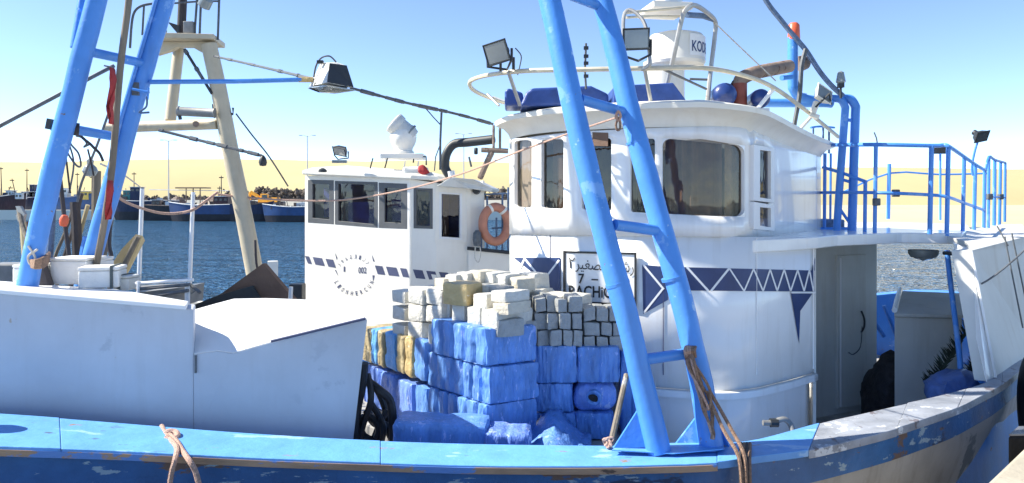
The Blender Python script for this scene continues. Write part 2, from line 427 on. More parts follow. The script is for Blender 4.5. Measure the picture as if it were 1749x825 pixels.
# ------------------------------------------------------------ the setting
def water_material():
    m = bpy.data.materials.new("harbour_water"); m.use_nodes = True
    n, l = m.node_tree.nodes, m.node_tree.links
    b = n["Principled BSDF"]
    b.inputs["Base Color"].default_value = (0.07, 0.22, 0.43, 1)
    b.inputs["Roughness"].default_value = 0.07
    b.inputs["IOR"].default_value = 1.33
    tc = n.new("ShaderNodeTexCoord")
    prev = None
    for sc_, st, dist, rot in ((0.25, (1, 1.4, 1), 6.0, 0.3), (0.9, (1, 1.6, 1), 6.0, -0.2), (2.6, (1, 1.4, 1), 3.0, 0.1)):
        mp = n.new("ShaderNodeMapping"); mp.inputs[3].default_value = st; mp.inputs[2].default_value = (0, 0, rot)
        t = n.new("ShaderNodeTexNoise"); t.inputs["Scale"].default_value = sc_; t.inputs["Detail"].default_value = 3
        bp = n.new("ShaderNodeBump"); bp.inputs["Strength"].default_value = 0.9; bp.inputs["Distance"].default_value = dist
        l.new(tc.outputs["Object"], mp.inputs[0]); l.new(mp.outputs[0], t.inputs["Vector"]); l.new(t.outputs[0], bp.inputs["Height"])
        if prev: l.new(prev, bp.inputs["Normal"])
        prev = bp.outputs[0]
    l.new(prev, b.inputs["Normal"])
    MATS["harbour_water"] = m
water_material()
o = MB().add([(-2500, -1500, 0), (2500, -1500, 0), (2500, 4000, 0), (-2500, 4000, 0)], [(0, 1, 2, 3)]).build("water", "harbour_water")
tag(o, kind="structure")

def sand_material():
    m = mat("pale_sand", (0.46, 0.395, 0.205), 0.95, var=0.06, vscale=0.012, bump=0.0)
sand_material()
# bare sandy bluff behind the harbour, with uneven crest
mb = MB(); rng = random.Random(4)
crest = interp([(-1200, 30), (-340, 35.5), (-150, 36.2), (0, 34), (180, 30.2), (340, 29.0), (1200, 26)])
NX, NY = 160, 10
for j in range(NY + 1):
    t = j / NY
    for i in range(NX + 1):
        x = lerp(-1200, 1200, i / NX)
        y = 430 + 160 * t + 18 * noise.noise((x * 0.01, 3.1, 0))
        z = 2.0 + (crest(x) - 2) * (math.sin(t * math.pi / 2) ** 0.8) + (noise.noise((x * 0.02, t * 4, 1)) * 1.8 + noise.noise((x * 0.08, t * 9, 5)) * 0.5) * (1 if 0 < j < NY else 0.25)
        mb.v.append(Vector((x, y, z)))
for i in range(NX + 1): mb.v.append(Vector((lerp(-1200, 1200, i / NX), 1500, crest(lerp(-1200, 1200, i / NX)) * 0.9)))
for j in range(NY + 1):
    for i in range(NX):
        a = j * (NX + 1) + i; mb.f.append((a, a + 1, a + NX + 2, a + NX + 1))
tag(mb.build("sandy_bluff", "pale_sand", smooth=True), kind="structure")
# shore ground between water and bluff, quay apron
mb = MB().prism([(-1200, 186, 0), (1200, 150, 0), (1200, 470, 0), (-1200, 470, 0)], (0, 0, 2.2))
tag(mb.build("far_quay", "far_wall"), kind="structure")
mb = MB(); mb.v = [Vector(p) for p in ((44, 118, -0.3), (48, 150, 2.4), (48, 230, 3.0), (1200, 118, -0.3), (1200, 150, 2.4), (1200, 230, 3.0))]
mb.f = [(0, 3, 4, 1), (1, 4, 5, 2)]
mat("beach_sand", (0.50, 0.44, 0.29), 0.95, var=0.1, vscale=0.05)
tag(mb.build("beach", "beach_sand"), kind="structure")
# long harbour wall with a row of dark breakwater blocks on it
mb = MB()
for k in range(12):
    x0 = -330 + k * 30
    mb.box((x0 + 15, 232, 2.2 + 1.2), (29.8, 3.0, 2.4))
solo(mb, "harbour_wall", "far_wall", "long low pale harbour wall running behind the moored boats on the far quay", "wall", org=(-30, 232, 2.2))
import bmesh
rng = random.Random(11)
mb = MB()
for k in range(1000):
    x = rng.uniform(-150, -2) if k > 230 else rng.uniform(-86, -56)
    hgt = (5.6 if x > -90 else 4.2 * (0.6 + 0.6 * noise.noise((x * 0.05, 0, 0)) + 0.2)) * rng.uniform(0.6, 1.1)
    r = rng.uniform(0.45, 0.95); z = 2.2 + max(0.6, hgt * rng.uniform(0.35, 1.0))
    M = Matrix.Rotation(rng.uniform(0, 6), 3, 'Z') @ Matrix.Rotation(rng.uniform(0, 6), 3, 'X')
    # four-legged concrete block
    for d in ((1, 1, 1), (-1, -1, 1), (1, -1, -1), (-1, 1, -1)):
        v = M @ Vector(d).normalized()
        c = Vector((x, 237 + rng.uniform(0, 5), z))
        mb.tube([c, c + v * r * 1.5], lambda t: r * (0.62 - 0.2 * t), 5)
mb.prism([(-160, 236, 2.2), (0, 236, 2.2), (0, 246, 2.2), (-160, 246, 2.2)], (0, 0, 3.0))
tag(mb.build("breakwater_blocks", "rock"), kind="stuff")

# tall double-arm lamp posts of the far quay
def lamp_post(u, vtop, label, Y=215):
    base = P(u, 352, Y); base.z = 2.2; top = zat(vtop, Y)
    t = thing("lamp_post", base, label, "lamp post", "tall lamp posts on the far quay")
    MB().tube([base, (base.x, Y, top)], lambda q: 0.24 - 0.12 * q, 6).build("pole", "pole_grey", t)
    for s_ in (-1, 1):
        MB().tube([(base.x, Y, top - 0.3), (base.x + s_ * 1.1, Y, top + 0.2), (base.x + s_ * 1.6, Y, top + 0.15)], 0.08, 5).build("arm", "pole_grey", t)
        MB().box((base.x + s_ * 1.9, Y, top + 0.12), (0.9, 0.35, 0.22)).build("lamp_head", "pole_grey", t)
lamp_post(288, 240, "tall thin double-arm lamp post seen between the beige mast and the blue leg")
lamp_post(525, 232, "tall thin double-arm lamp post just left of the white cream wheelhouse with three windows")
lamp_post(792, 229, "tall thin double-arm lamp post behind the black exhaust elbow", 215)

# boats moored along the far quay
def far_boat(u0, u1, vg, vw, Y, hullm, label, house=None, masts=(), bow=1, deckm="far_white", stripe=None, houses=()):
    """u0..u1 hull, vg rail height, bow side +1 right / -1 left"""
    x0, x1 = P(u0, 0, Y).x, P(u1, 0, Y).x
    zg = zat(vg, Y); L = x1 - x0; B = max(3.0, L * 0.24)
    t = thing("moored_fishing_boat", ((x0 + x1) / 2, Y, 0), label, "boat", "fishing boats moored along the far quay")
    n = 14; mb = MB(); deck = MB(); st = MB()
    secs = []
    for i in range(n + 1):
        q = i / n; qq = q if bow > 0 else 1 - q
        half = B / 2 * (1 - max(0, (qq - 0.45) / 0.55) ** 2.2) * (0.82 + 0.18 * min(1, qq * 3))
        half = max(half, 0.05)
        sheer = zg + 1.0 * max(0, qq - 0.5) ** 1.5 * 2.2 * (zg / 3.5) + 0.25 * (1 - qq) ** 2
        rake = (0.9 * max(0, qq - 0.7) / 0.3) * (1 if bow > 0 else -1)
        x = x0 + L * q
        secs.append([(x + rake * 0, Y - half, sheer), (x - rake * 0.4, Y - half * 0.92, zg * 0.45), (x - rake * 0.9, Y - half * 0.7, -0.3),
                     (x - rake * 0.9, Y + half * 0.7, -0.3), (x - rake * 0.4, Y + half * 0.92, zg * 0.45), (x, Y + half, sheer)])
    m = 6
    mb.v = [Vector(p) for s_ in secs for p in s_]
    for i in range(n):
        for k in range(m - 1): mb.f.append((i * m + k, (i + 1) * m + k, (i + 1) * m + k + 1, i * m + k + 1))
    mb.f.append(tuple(range(m))); mb.f.append(tuple(n * m + k for k in range(m - 1, -1, -1)))
    mb.build("hull", hullm, t, smooth=True)
    for i in range(n):
        a, b_, c, d = secs[i][0], secs[i + 1][0], secs[i + 1][5], secs[i][5]
        deck.add([(p[0], p[1], p[2] - 0.35) for p in (a, b_, c, d)], [(0, 1, 2, 3)])
    deck.build("deck", "far_brown", t)
    rl = MB()
    rl.tube([s_[0] for s_ in secs], 0.09, 5); rl.tube([s_[5] for s_ in secs], 0.09, 5)
    rl.build("gunwale", stripe or "far_pale", t)
    for (hu0, hu1, hv, hm) in houses:
        hx0, hx1 = P(hu0, 0, Y).x, P(hu1, 0, Y).x; hz = zat(hv, Y); hw = B * 0.55
        h = MB().box(((hx0 + hx1) / 2, Y, (zg - 0.4 + hz) / 2), (hx1 - hx0, hw, hz - zg + 0.4)).build("wheelhouse", hm, t, bevel=0.05)
        MB().box(((hx0 + hx1) / 2, Y, hz + 0.06), (hx1 - hx0 + 0.4, hw + 0.4, 0.12)).build("roof", "far_white", t)
        k = max(2, int((hx1 - hx0) / 0.9))
        for i in range(k):
            MB().box((lerp(hx0, hx1, (i + 0.5) / k), Y - hw / 2 - 0.01, hz - 0.62), ((hx1 - hx0) / k * 0.6, 0.06, 0.5)).build("window", "glass_far", h)
    ln = MB(); n_ = 6; wl = [[(p[0], Y + (p[1] - Y) * 1.04, p[2]) for p in (s_[1], s_[2], s_[3], s_[4])] for s_ in secs]
    for i in range(n):
        for k in range(3): ln.add([wl[i][k], wl[i + 1][k], wl[i + 1][k + 1], wl[i][k + 1]], [(0, 1, 2, 3)])
    ln.build("lower_hull", "far_black", t, smooth=True)
    rg = random.Random(int(u0 * 7 + 1000))
    for k in range(int(L / 1.3)):
        x = rg.uniform(x0 + 0.1 * L, x1 - 0.1 * L); hh = rg.uniform(0.5, 1.5); ww = rg.uniform(0.3, 1.4)
        m_ = rg.choice(("far_brown", "far_black", "far_pale", "far_navy", "far_white", "far_brown"))
        MB().box((x, Y + rg.uniform(-B * 0.3, B * 0.3), zg - 0.35 + hh / 2), (ww, 0.6, hh)).build("deck_gear", m_, t)
    for k in range(3):
        x = rg.uniform(x0 + 0.15 * L, x1 - 0.15 * L)
        MB().tube([(x, Y, zg - .3), (x + rg.uniform(-.8, .8), Y, zg + rg.uniform(1.2, 3.0))], 0.07, 5).build("deck_pole", "far_brown", t)
    for (mu, mv, lean) in masts:
        b_ = Vector((P(mu, 0, Y).x, Y, zg - 0.3)); tp = Vector((b_.x + lean, Y, zat(mv, Y)))
        MB().tube([b_, tp], lambda q: 0.15 - 0.07 * q, 6).build("mast", "far_brown", t)
        MB().box((tp.x, Y, tp.z - 0.4), (0.9, 0.2, 0.2)).build("masthead_lamp", "far_black", t)
    return t
far_boat(-60, 45, 337, 374, 172, "far_maroon", "black and maroon fishing boat at the left edge beside the dark blue boat", masts=((3, 285, -0.2), (9, 318, 1.2), (28, 305, -1.0)), bow=1, houses=((14, 24, 326, "far_white"), (30, 42, 330, "far_white")))
far_boat(36, 72, 338, 372, 178, "far_navy", "dark blue fishing boat with a lamp-topped mast left of the blue legs", masts=((46, 288, 0),), bow=-1, stripe="far_blue", houses=((40, 66, 328, "far_navy"), (54, 62, 316, "far_navy")))
far_boat(72, 160, 338, 368, 176, "far_blue", "bright blue fishing boat with white wheelhouse and teal panel, between the blue legs", masts=((96, 300, 0), (132, 295, 0), (157, 300, 0)), bow=1, stripe="far_blue", houses=((86, 118, 322, "far_white"), (140, 153, 327, "far_yellow")))
far_boat(180, 302, 344, 374, 170, "far_navy", "navy fishing boat with raised bow and a tall thin mast, behind the left white pole", masts=((205, 295, 0), (229, 294, 0)), bow=-1, stripe="far_pale", houses=((226, 243, 320, "far_navy"), (214, 226, 326, "far_teal")))
far_boat(246, 336, 352, 376, 164, "far_black", "low black fishing boat moored between the two white poles", masts=(), bow=1, stripe="far_brown", houses=((262, 276, 342, "far_brown"),))
far_boat(288, 402, 351, 378, 158, "far_mid_blue", "mid blue fishing boat with a maroon wheelhouse, left of the leaning beige mast leg", masts=((378, 300, 0), (372, 318, 0.4)), bow=-1, stripe="far_white", houses=((368, 392, 336, "far_maroon"),))
far_boat(396, 468, 350, 378, 156, "far_navy", "dark navy fishing boat below the orange excavator", masts=(), bow=1, stripe="far_black")
far_boat(448, 560, 354, 381, 152, "far_blue", "blue and white fishing boat at the right end of the far row", masts=((516, 335, 0),), bow=-1, stripe="far_white", houses=((512, 522, 348, "far_pale"),))
# tangled low frames behind the poles: a net-drying rack
t = thing("net_rack", P(345, 352, 196), "brown cluttered net rack with a flat white top behind the moored boats", "rack")
Y = 196
MB().box(P(330, 321, Y), (8, 3, 0.3)).build("roof", "far_brown", t)
for u in (318, 330, 342): MB().tube([(P(u, 0, Y).x, Y, 2.2), P(u, 321, Y)], 0.15, 5).build("post", "far_brown", t)
MB().tube([P(255, 324, Y), P(390, 326, Y)], 0.12, 5).build("crossbar", "far_pale", t)
for (u, w, h) in ((268, 12, 2.4), (292, 9, 3.2), (356, 10, 2.8), (378, 7, 3.5)):
    m2 = MB(); c = P(u, 0, Y)
    prof = [(w * 0.09, 0), (w * 0.085, h * 0.4), (w * 0.06, h * 0.75), (w * 0.02, h)]
    m2.lathe((c.x, Y + 4, 2.2), [(a * 3.2, b_) for a, b_ in prof], 9)
    solo(m2, "net_heap", "far_brown", {268: "wide brown net heap behind the black low boat", 292: "tall brown net heap left of the flat-topped rack", 356: "brown net heap right of the flat-topped rack", 378: "narrow brown net heap behind the maroon wheelhouse"}[u], "net heap", group="brown net heaps on the far quay")
# excavator
Y = 190
t = thing("excavator", P(445, 352, Y), "orange excavator with its arm bent, parked on the far quay behind the navy boat", "excavator")
t.location.z = 2.2
MB().box(P(462, 348, Y), (7.0, 2.6, 1.2)).build("track", "far_black", t, bevel=0.3)
MB().box(P(460, 342, Y), (5.0, 2.6, 1.3)).build("engine_cover", "excavator_paint", t, bevel=0.2)
c_ = MB().box(P(452, 338, Y - 0.8), (1.7, 1.4, 2.0)).build("cab", "excavator_paint", t, bevel=0.12)
MB().box(P(452, 336.5, Y - 1.55), (1.3, 0.08, 1.0)).build("window", "glass_far", c_)
MB().tube([P(448, 344, Y - 1), P(440, 335, Y - 1), P(428, 328, Y - 1)], 0.42, 6).build("boom", "excavator_paint", t)
MB().tube([P(428, 328, Y - 1), P(426, 338, Y - 1), P(429, 350, Y - 1)], 0.36, 6).build("arm", "excavator_paint", t)
MB().prism([P(426, 349, Y - 1.6), P(432, 349, Y - 1.6), P(433, 354, Y - 1.6), P(427, 355, Y - 1.6)], (0, 1.2, 0)).build("bucket", "far_black", t)
# near quay under the camera, corner at the lower right
mb = MB().prism([(-30, 2.4, 0), (1.8, 3.75, 0), (2.66, 4.30, 0), (3.37, 5.0, 0), (9, 7.4, 0), (14, -20, 0), (-30, -20, 0)], (0, 0, 2.4))
mb.v = [p + Vector((0, 0, 0)) for p in mb.v]
tag(mb.build("quay", "quay_concrete", bevel=0.03), kind="structure")

# ------------------------------------------------------------ the white and blue fishing boat in front
boat = thing("fishing_boat", (1.5, 8.0, 0.0), "large white fishing boat with blue rail, leaning blue legs and rounded wheelhouse in front", "boat")
DECK = 1.4
near = [  # outer edge, inner edge of the rail cap
    (Vector((-8.6, 8.3, 2.80)), Vector((-8.2, 8.3, 2.80))),
    (Vector((-7.4, 6.7, 2.70)), Vector((-7.1, 7.0, 2.70))),
    (Vector((-5.6, 5.3, 2.60)), Vector((-5.5, 5.8, 2.60))),
    (P(-250, 752, 4.72), P(-220, 698, 5.5)),
    (P(0, 763, 4.62), P(0, 707, 5.38)),
    (P(200, 770, 4.74), P(200, 722, 5.35)),
    (P(400, 780, 4.80), P(400, 738, 5.33)),
    (P(600, 788, 4.82), P(600, 750, 5.28)),
    (P(800, 794, 4.82), P(800, 757, 5.23)),
    (P(1000, 795, 4.80), P(1000, 760, 5.22)),
    (P(1120, 793, 4.79), P(1120, 760, 5.20)),
    (P(1225, 789, 4.82), P(1225, 757, 5.22)),
    (P(1295, 779, 4.93), P(1295, 750, 5.27)),
    (P(1381, 768, 5.08), P(1400, 722, 5.66)),
    (P(1460, 750, 5.26), P(1480, 704, 5.86)),
    (P(1532, 731, 5.46), P(1550, 688, 6.06)),
    (P(1590, 712, 5.68), P(1600, 677, 6.22)),
    (P(1636, 696, 5.90), P(1650, 664, 6.42)),
    (P(1680, 674, 6.18), P(1690, 650, 6.62)),
    (P(1711, 657, 6.48), P(1712, 632, 7.0)),
    (P(1745, 630, 7.05), P(1738, 612, 7.55)),
    (P(1775, 602, 7.95), P(1762, 592, 8.3)),
    (Vector((6.35, 9.4, 2.44)), Vector((6.0, 9.5, 2.44))),
    (Vector((7.2, 11.0, 2.48)), Vector((6.85, 11.1, 2.48))),
    (Vector((7.6, 12.2, 2.5)), Vector((7.3, 12.0, 2.5))),
]
far = [(Vector((7.0, 13.2, 2.48)), Vector((6.8, 12.9, 2.48))), (Vector((4.5, 12.9, 2.27)), Vector((4.5, 12.6, 2.27))), (Vector((2.0, 12.4, 2.18)), Vector((2.0, 12.1, 2.18))),
       (Vector((-1.0, 11.6, 2.05)), Vector((-1.0, 11.3, 2.05))), (Vector((-4.0, 10.9, 2.15)), Vector((-4.0, 10.6, 2.15))),
       (Vector((-6.5, 10.3, 2.55)), Vector((-6.4, 10.0, 2.55))), (Vector((-8.2, 9.5, 2.75)), Vector((-7.9, 9.3, 2.75)))]
def dens(pairs, k):
    a = catmull([p[0] for p in pairs], k); b = catmull([p[1] for p in pairs], k)
    return list(zip(a, b))
nearD = dens(near, 4)
loop = nearD + dens([near[-1]] + far + [near[0]], 3)[1:-1]
N = len(loop)
nrm = []
for i in range(N):
    d = loop[(i + 1) % N][0] - loop[i - 1][0]
    nrm.append(Vector((d.y, -d.x, 0)).normalized())
def ring(rows, name, m_, i0=0, i1=N, closed=True, thick=False, parent=boat, smooth=True):
    """rows: functions i -> point; quads between consecutive rows"""
    mb = MB(); idx = list(range(i0, i1)); nr = len(rows)
    mb.v = [r(i % N) for i in idx for r in rows]
    last = len(idx) if closed else len(idx) - 1
    for a in range(last):
        b = (a + 1) % len(idx)
        for j in range(nr - 1): mb.f.append((a * nr + j, a * nr + j + 1, b * nr + j + 1, b * nr + j))
    if not closed and thick:
        mb.f.append(tuple(range(nr))); mb.f.append(tuple(reversed([(len(idx) - 1) * nr + j for j in range(nr)])))
    return mb.build(name, m_, parent, smooth=smooth)
def Z(p, dz): return Vector((p.x, p.y, p.z + dz))
O = lambda off, dz: (lambda i: Z(loop[i][0] + nrm[i] * off, dz))
ring([O(-0.055, -0.24), O(-0.10, -0.45), O(-0.30, -1.1), O(-0.62, -1.9), O(-1.1, -3.0)], "hull", "hull_white")
ring([O(-0.03, -0.035), O(-0.045, -0.14), O(-0.04, -0.245), O(-0.07, -0.25)], "strake", "strake_paint")
ring([lambda i: Z(loop[i][1] + nrm[i] * 0.02, -0.03), lambda i: Z(loop[i][1] + nrm[i] * 0.02, DECK - loop[i][1].z - 0.02)], "bulwark", "blue_paint")
mb = MB(); c0 = Vector((0, 9, DECK))
mb.v = [c0] + [Vector((loop[i][1].x, loop[i][1].y, DECK)) for i in range(N)]
mb.f = [(0, 1 + i, 1 + (i + 1) % N) for i in range(N)]
mb.build("deck", "deck_paint", boat)
# rail cap: separate planks, slightly uneven
nb = len(nearD)
cuts = [0, 12, 18, 29, 44, 52, 60, 68, 76, 84, nb]
for q, (a, b) in enumerate(zip(cuts, cuts[1:])):
    dz = [0, 0.004, 0, -0.003, 0.002, -0.004, 0.002, 0, -0.002, 0.002][q]
    T = 0.05 if q < 5 else 0.06
    last = b if b < nb else nb
    mb = MB(); idx = list(range(a, min(last, nb - 1) + 1))
    for i in idx:
        o_, n_ = loop[i][0], loop[i][1]; w = (noise.noise((i * 0.9, q, 0)) * 0.006)
        e = (n_ - o_).normalized()
        sh = (loop[i + 1][0] - loop[i][0]).normalized() * 0.0012 if i == idx[0] else (-(loop[i][0] - loop[i - 1][0]).normalized() * 0.0012 if i == idx[-1] else Vector())
        for p in (Z(n_ + sh, dz), Z(n_ + sh, dz - T), Z(o_ + sh - e * w, dz - T), Z(o_ + sh - e * w, dz)): mb.v.append(p)
    for k in range(len(idx) - 1):
        for j in range(4): mb.f.append((k * 4 + j, (k + 1) * 4 + j, (k + 1) * 4 + (j + 1) % 4, k * 4 + (j + 1) % 4))
    mb.f.append((3, 2, 1, 0)); e = (len(idx) - 1) * 4; mb.f.append((e, e + 1, e + 2, e + 3))
    o = mb.build("gunwale_plank", "blue_rail_paint" if q < 5 else "worn_rail_paint", boat, bevel=0.005)
    if q >= 5: part_label(o, "worn grey and white rail plank")
    if q in (1, 2, 3):       # bare wooden lip along the outer edge of the front planks
        e_ = MB(); 
        for i in idx:
            o_ = loop[i][0]; t_ = 0.012 + 0.006 * noise.noise((i * 1.3, 7, 0))
            t_ *= 0.5
            for p in (Z(o_ - nrm[i] * 0.0 + nrm[i] * t_, -0.016), Z(o_ + nrm[i] * t_, -0.056), Z(o_ + nrm[i] * 0.002, -0.056), Z(o_ + nrm[i] * 0.001, -0.016)): e_.v.append(p)
        for k in range(len(idx) - 1):
            for j in range(4): e_.f.append((k * 4 + j, (k + 1) * 4 + j, (k + 1) * 4 + (j + 1) % 4, k * 4 + (j + 1) % 4))
        e_.f.append((3, 2, 1, 0)); f_ = (len(idx) - 1) * 4; e_.f.append((f_, f_ + 1, f_ + 2, f_ + 3))
        e_.build("wooden_lip", "raw_edge_wood", o)
# far side cap
ring([lambda i: loop[i][1], lambda i: Z(loop[i][1], -0.05), lambda i: Z(loop[i][0], -0.05), lambda i: loop[i][0], lambda i: loop[i][1]], "far_gunwale", "blue_paint", nb - 1, N + 1, closed=False, smooth=False)
# round-headed post, added unseen left of the frame to shadow the rail
q_ = P(-62, 735, 5.0)
MB().lathe(q_, [(0.055, 0), (0.055, 0.16), (0.10, 0.18), (0.115, 0.24), (0.09, 0.31), (0.0, 0.33)], 16).build("shadow_post", "blue_paint", boat, smooth=True)

# ------------------------------------------------------------ wheelhouse of that boat
WH = Wall([(-0.016, 8.5), (0.15, 7.85), (0.5, 7.3), (0.95, 6.95), (1.4, 6.75), (1.82, 6.67), (2.1, 6.82), (2.30, 7.12), (3.0, 8.21), (3.76, 9.30)], k=10)
vtopf = lambda u: HOR - (0.66 - 0.02 * max(0, (u - 1250) / 150)) / WH.plan(u).y * FOC
sill = interp([(872, 354), (1020, 360), (1130, 366), (1270, 371), (1400, 380)])
head = interp([(872, 240), (1000, 235), (1130, 236), (1200, 238), (1250, 246), (1300, 252), (1400, 266)])
vlow = interp([(872, 400), (1000, 402), (1270, 405), (1400, 404)])
WL = Wall([(-0.016, 8.5), (0.15, 7.85), (0.5, 7.3), (0.95, 6.95), (1.4, 6.75), (1.82, 6.67), (2.12, 6.74), (2.38, 6.92), (2.66, 7.14), (2.98, 7.42)], k=10)
vbase = lambda u: HOR + 1.655 / WL.plan(u).y * FOC
wins = [(879, 911), (925, 965), (994, 1046), (1077, 1120), (1131, 1271), (1284, 1311)]
brk = [x for w in wins for x in w]
inwin = lambda u, j: j == 1 and any(a < u < b for a, b in wins)
WH.grid(872, 1400, [vtopf, head, sill, vlow], brk, 8, skip=inwin).build("wheelhouse_wall", "house_white", boat, smooth=True, solid=0.03)
# side of the wheelhouse we cannot see, back wall, floor
mb = MB()
A = WH.plan(872); Bp = WH.plan(1400)
for (x0, y0, x1, y1) in ((A.x, A.y, 1.8, 10.6), (1.8, 10.6, Bp.x, Bp.y)):
    mb.add([(x0, y0, EYE - 0.3), (x1, y1, EYE - 0.3), (x1, y1, EYE + 0.7), (x0, y0, EYE + 0.7)], [(0, 1, 2, 3)])
mb.build("rear_wall", "house_white", boat, solid=0.03)
fl = [WH.plan(u, -0.03) for u in range(876, 1400, 24)] + [Vector((1.8, 10.5, 0))]
MB().prism([Vector((p.x, p.y, EYE - 0.34)) for p in fl], (0, 0, 0.03)).build("cabin_floor", "room_dark", boat)
for k, (a, b) in enumerate(wins):
    if k == 5: continue
    hd = head if k != 4 else (lambda u: head(u) + max(0, u - 1225) * 0.05)
    window(WH, a, b, head, sill, boat, "house_white", "window_glass", r=5 if k != 4 else 13, inset=1)
# curtains behind the big window and the one left of the legs
def curtain_or_tone(u0, u1, off, parent, m_="curtain_brown", amp=0.02, f=0.25):
    mb = MB(); n = int((u1 - u0) / 2.0)
    for i in range(n + 1):
        u = lerp(u0, u1, i / n); o_ = off + amp * math.sin(u * f + 1.5 * math.sin(u * 0.07))
        mb.v += [WH.at(u, head(u) - 4, o_), WH.at(u, sill(u) + 4, o_)]
    mb.f = [(2 * i, 2 * i + 1, 2 * i + 3, 2 * i + 2) for i in range(n)]
    return mb.build("curtain_or_tone", m_, parent, smooth=True)
curtain_or_tone(1133, 1246, -0.12, boat); curtain_or_tone(1250, 1282, -0.09, boat, "bale_tan", 0.01)
curtain_or_tone(926, 955, -0.14, boat); curtain_or_tone(876, 914, -0.06, boat, "white_print", 0.012, 0.5); curtain_or_tone(1000, 1046, -0.16, boat, "room_dark"); curtain_or_tone(1079, 1122, -0.16, boat, "room_dark")  # white sheet paints a pale reflection; room_dark sheets paint the dim interior
# cabin door in the corner: white frame, tall pane over a short one
for (va, vb) in ((256, 340), (353, 388)):
    f0 = lambda u, va=va: va + (u - 1284) * 0.12; f1 = lambda u, vb=vb: vb + (u - 1284) * 0.05
    outer = [(1279, f0(1279) - 8), (1279, f1(1279) + 3), (1314, f1(1314) + 5), (1314, f0(1314) - 6)]
    inner = [(1289, f0(1289)), (1289, f1(1289) - 3), (1308, f1(1308) - 1), (1308, f0(1308))]
    mb = MB()
    mb.v = [WH.at(u, v, 0.002) for u, v in outer] + [WH.at(u, v, 0.05) for u, v in outer] + [WH.at(u, v, 0.05) for u, v in inner] + [WH.at(u, v, 0.0) for u, v in inner]
    for i in range(4):
        j = (i + 1) % 4
        for k in range(3): mb.f.append((k * 4 + i, k * 4 + j, (k + 1) * 4 + j, (k + 1) * 4 + i))
    fr = mb.build("side_window", "white_print", boat, bevel=0.004)
    m2 = MB(); m2.v = [WH.at(u, v, 0.018) for u, v in inner]; m2.f = [(0, 1, 2, 3)]
    m2.build("pane", "dark_glass", fr)
    MB_ = MB(); MB_.v = [WH.at(u, v, -0.05) for u, v in outer]; MB_.f = [(0, 1, 2, 3)]
# panel joints: raised white beads on the wall
for (u, v0, v1, w) in ((918, 238, 395, 0.008), (970, 236, 398, 0.008), (1062, 235, 400, 0.008), (1127, 228, 400, 0.008), (1275, 232, 398, 0.012), (1321, 256, 398, 0.010), (1397, 262, 402, 0.02),
                       (1292, 406, 640, 0.010), (1389, 406, 630, 0.016)):
    tube([(WL if v0 > 400 else WH).at(u, v, 0.002) for v in (v0, (v0 + v1) / 2, v1)], w * 0.5, "panel_joint", "house_white", boat, seg=6)
tube([WH.at(u, 322 + (u - 1320) * 0.04, 0.004) for u in range(1320, 1398, 12)], 0.009, "panel_joint", "house_white", boat, seg=6)

# roof: visor loft around the plan, cambered top
zr = lambda u: EYE + interp([(820, 0.90), (1000, 0.875), (1200, 0.86), (1300, 0.80), (1400, 0.71)])(u)
side_us = list(range(872, 1401, 11))
pl = [(WH.plan(u), u) for u in side_us]
path = []
for p, u in pl: path.append((p, WH.plan(u, 1.0) - p, zr(u)))
bx = [(Vector((3.62, 9.75, 0)), Vector((0.5, 0.8, 0)).normalized(), zr(1400)), (Vector((1.9, 10.9, 0)), Vector((-0.2, 0.95, 0)).normalized(), EYE + 0.78),
      (Vector((0.85, 9.75, 0)), Vector((-0.82, 0.57, 0)).normalized(), EYE + 0.88)]
path += bx
prof = [(0.0, -0.20), (0.025, -0.14), (0.08, -0.085), (0.16, -0.055), (0.175, -0.05), (0.18, -0.005), (0.17, 0.005), (0.05, 0.03)]
mb = MB(); npf = len(prof)
for p, n_, z in path:
    for off, dz in prof:
        k = 1.0
        mb.v.append(Vector((p.x + n_.x * off, p.y + n_.y * off, z + dz)))
for i in range(len(path)):
    j = (i + 1) % len(path)
    for k in range(npf - 1): mb.f.append((i * npf + k, j * npf + k, j * npf + k + 1, i * npf + k + 1))
ct = Vector((1.6, 8.4, EYE + 0.92)); mb.v.append(ct); ci = len(mb.v) - 1
for i in range(len(path)):
    j = (i + 1) % len(path); mb.f.append((i * npf + npf - 1, j * npf + npf - 1, ci))
mb.build("wheelhouse_roof", "cream_white", boat, smooth=True)

# lower house under the wheelhouse
WL.grid(872, 1391, [vlow, lambda u: (vlow(u) + vbase(u)) / 2, vbase], [], 8, off=-0.012).build("deckhouse_wall", "house_white", boat, smooth=True, solid=0.02)
def zrow(z, off): return lambda u: z
mb = MB(); us_ = [872 + i * 8 for i in range(66)]
rows = [(EYE - 1.66, 0.0), (EYE - 1.67, 0.03), (EYE - 1.72, 0.03), (EYE - 1.73, -0.06), (DECK, -0.06)]
for u in us_:
    for z, off in rows:
        p = WL.plan(u, off); mb.v.append(Vector((p.x, p.y, z)))
for i in range(len(us_) - 1):
    for j in range(4): mb.f.append((i * 5 + j, i * 5 + j + 1, (i + 1) * 5 + j + 1, (i + 1) * 5 + j))
mb.build("deckhouse_base", "house_white", boat, smooth=True, solid=0.01)
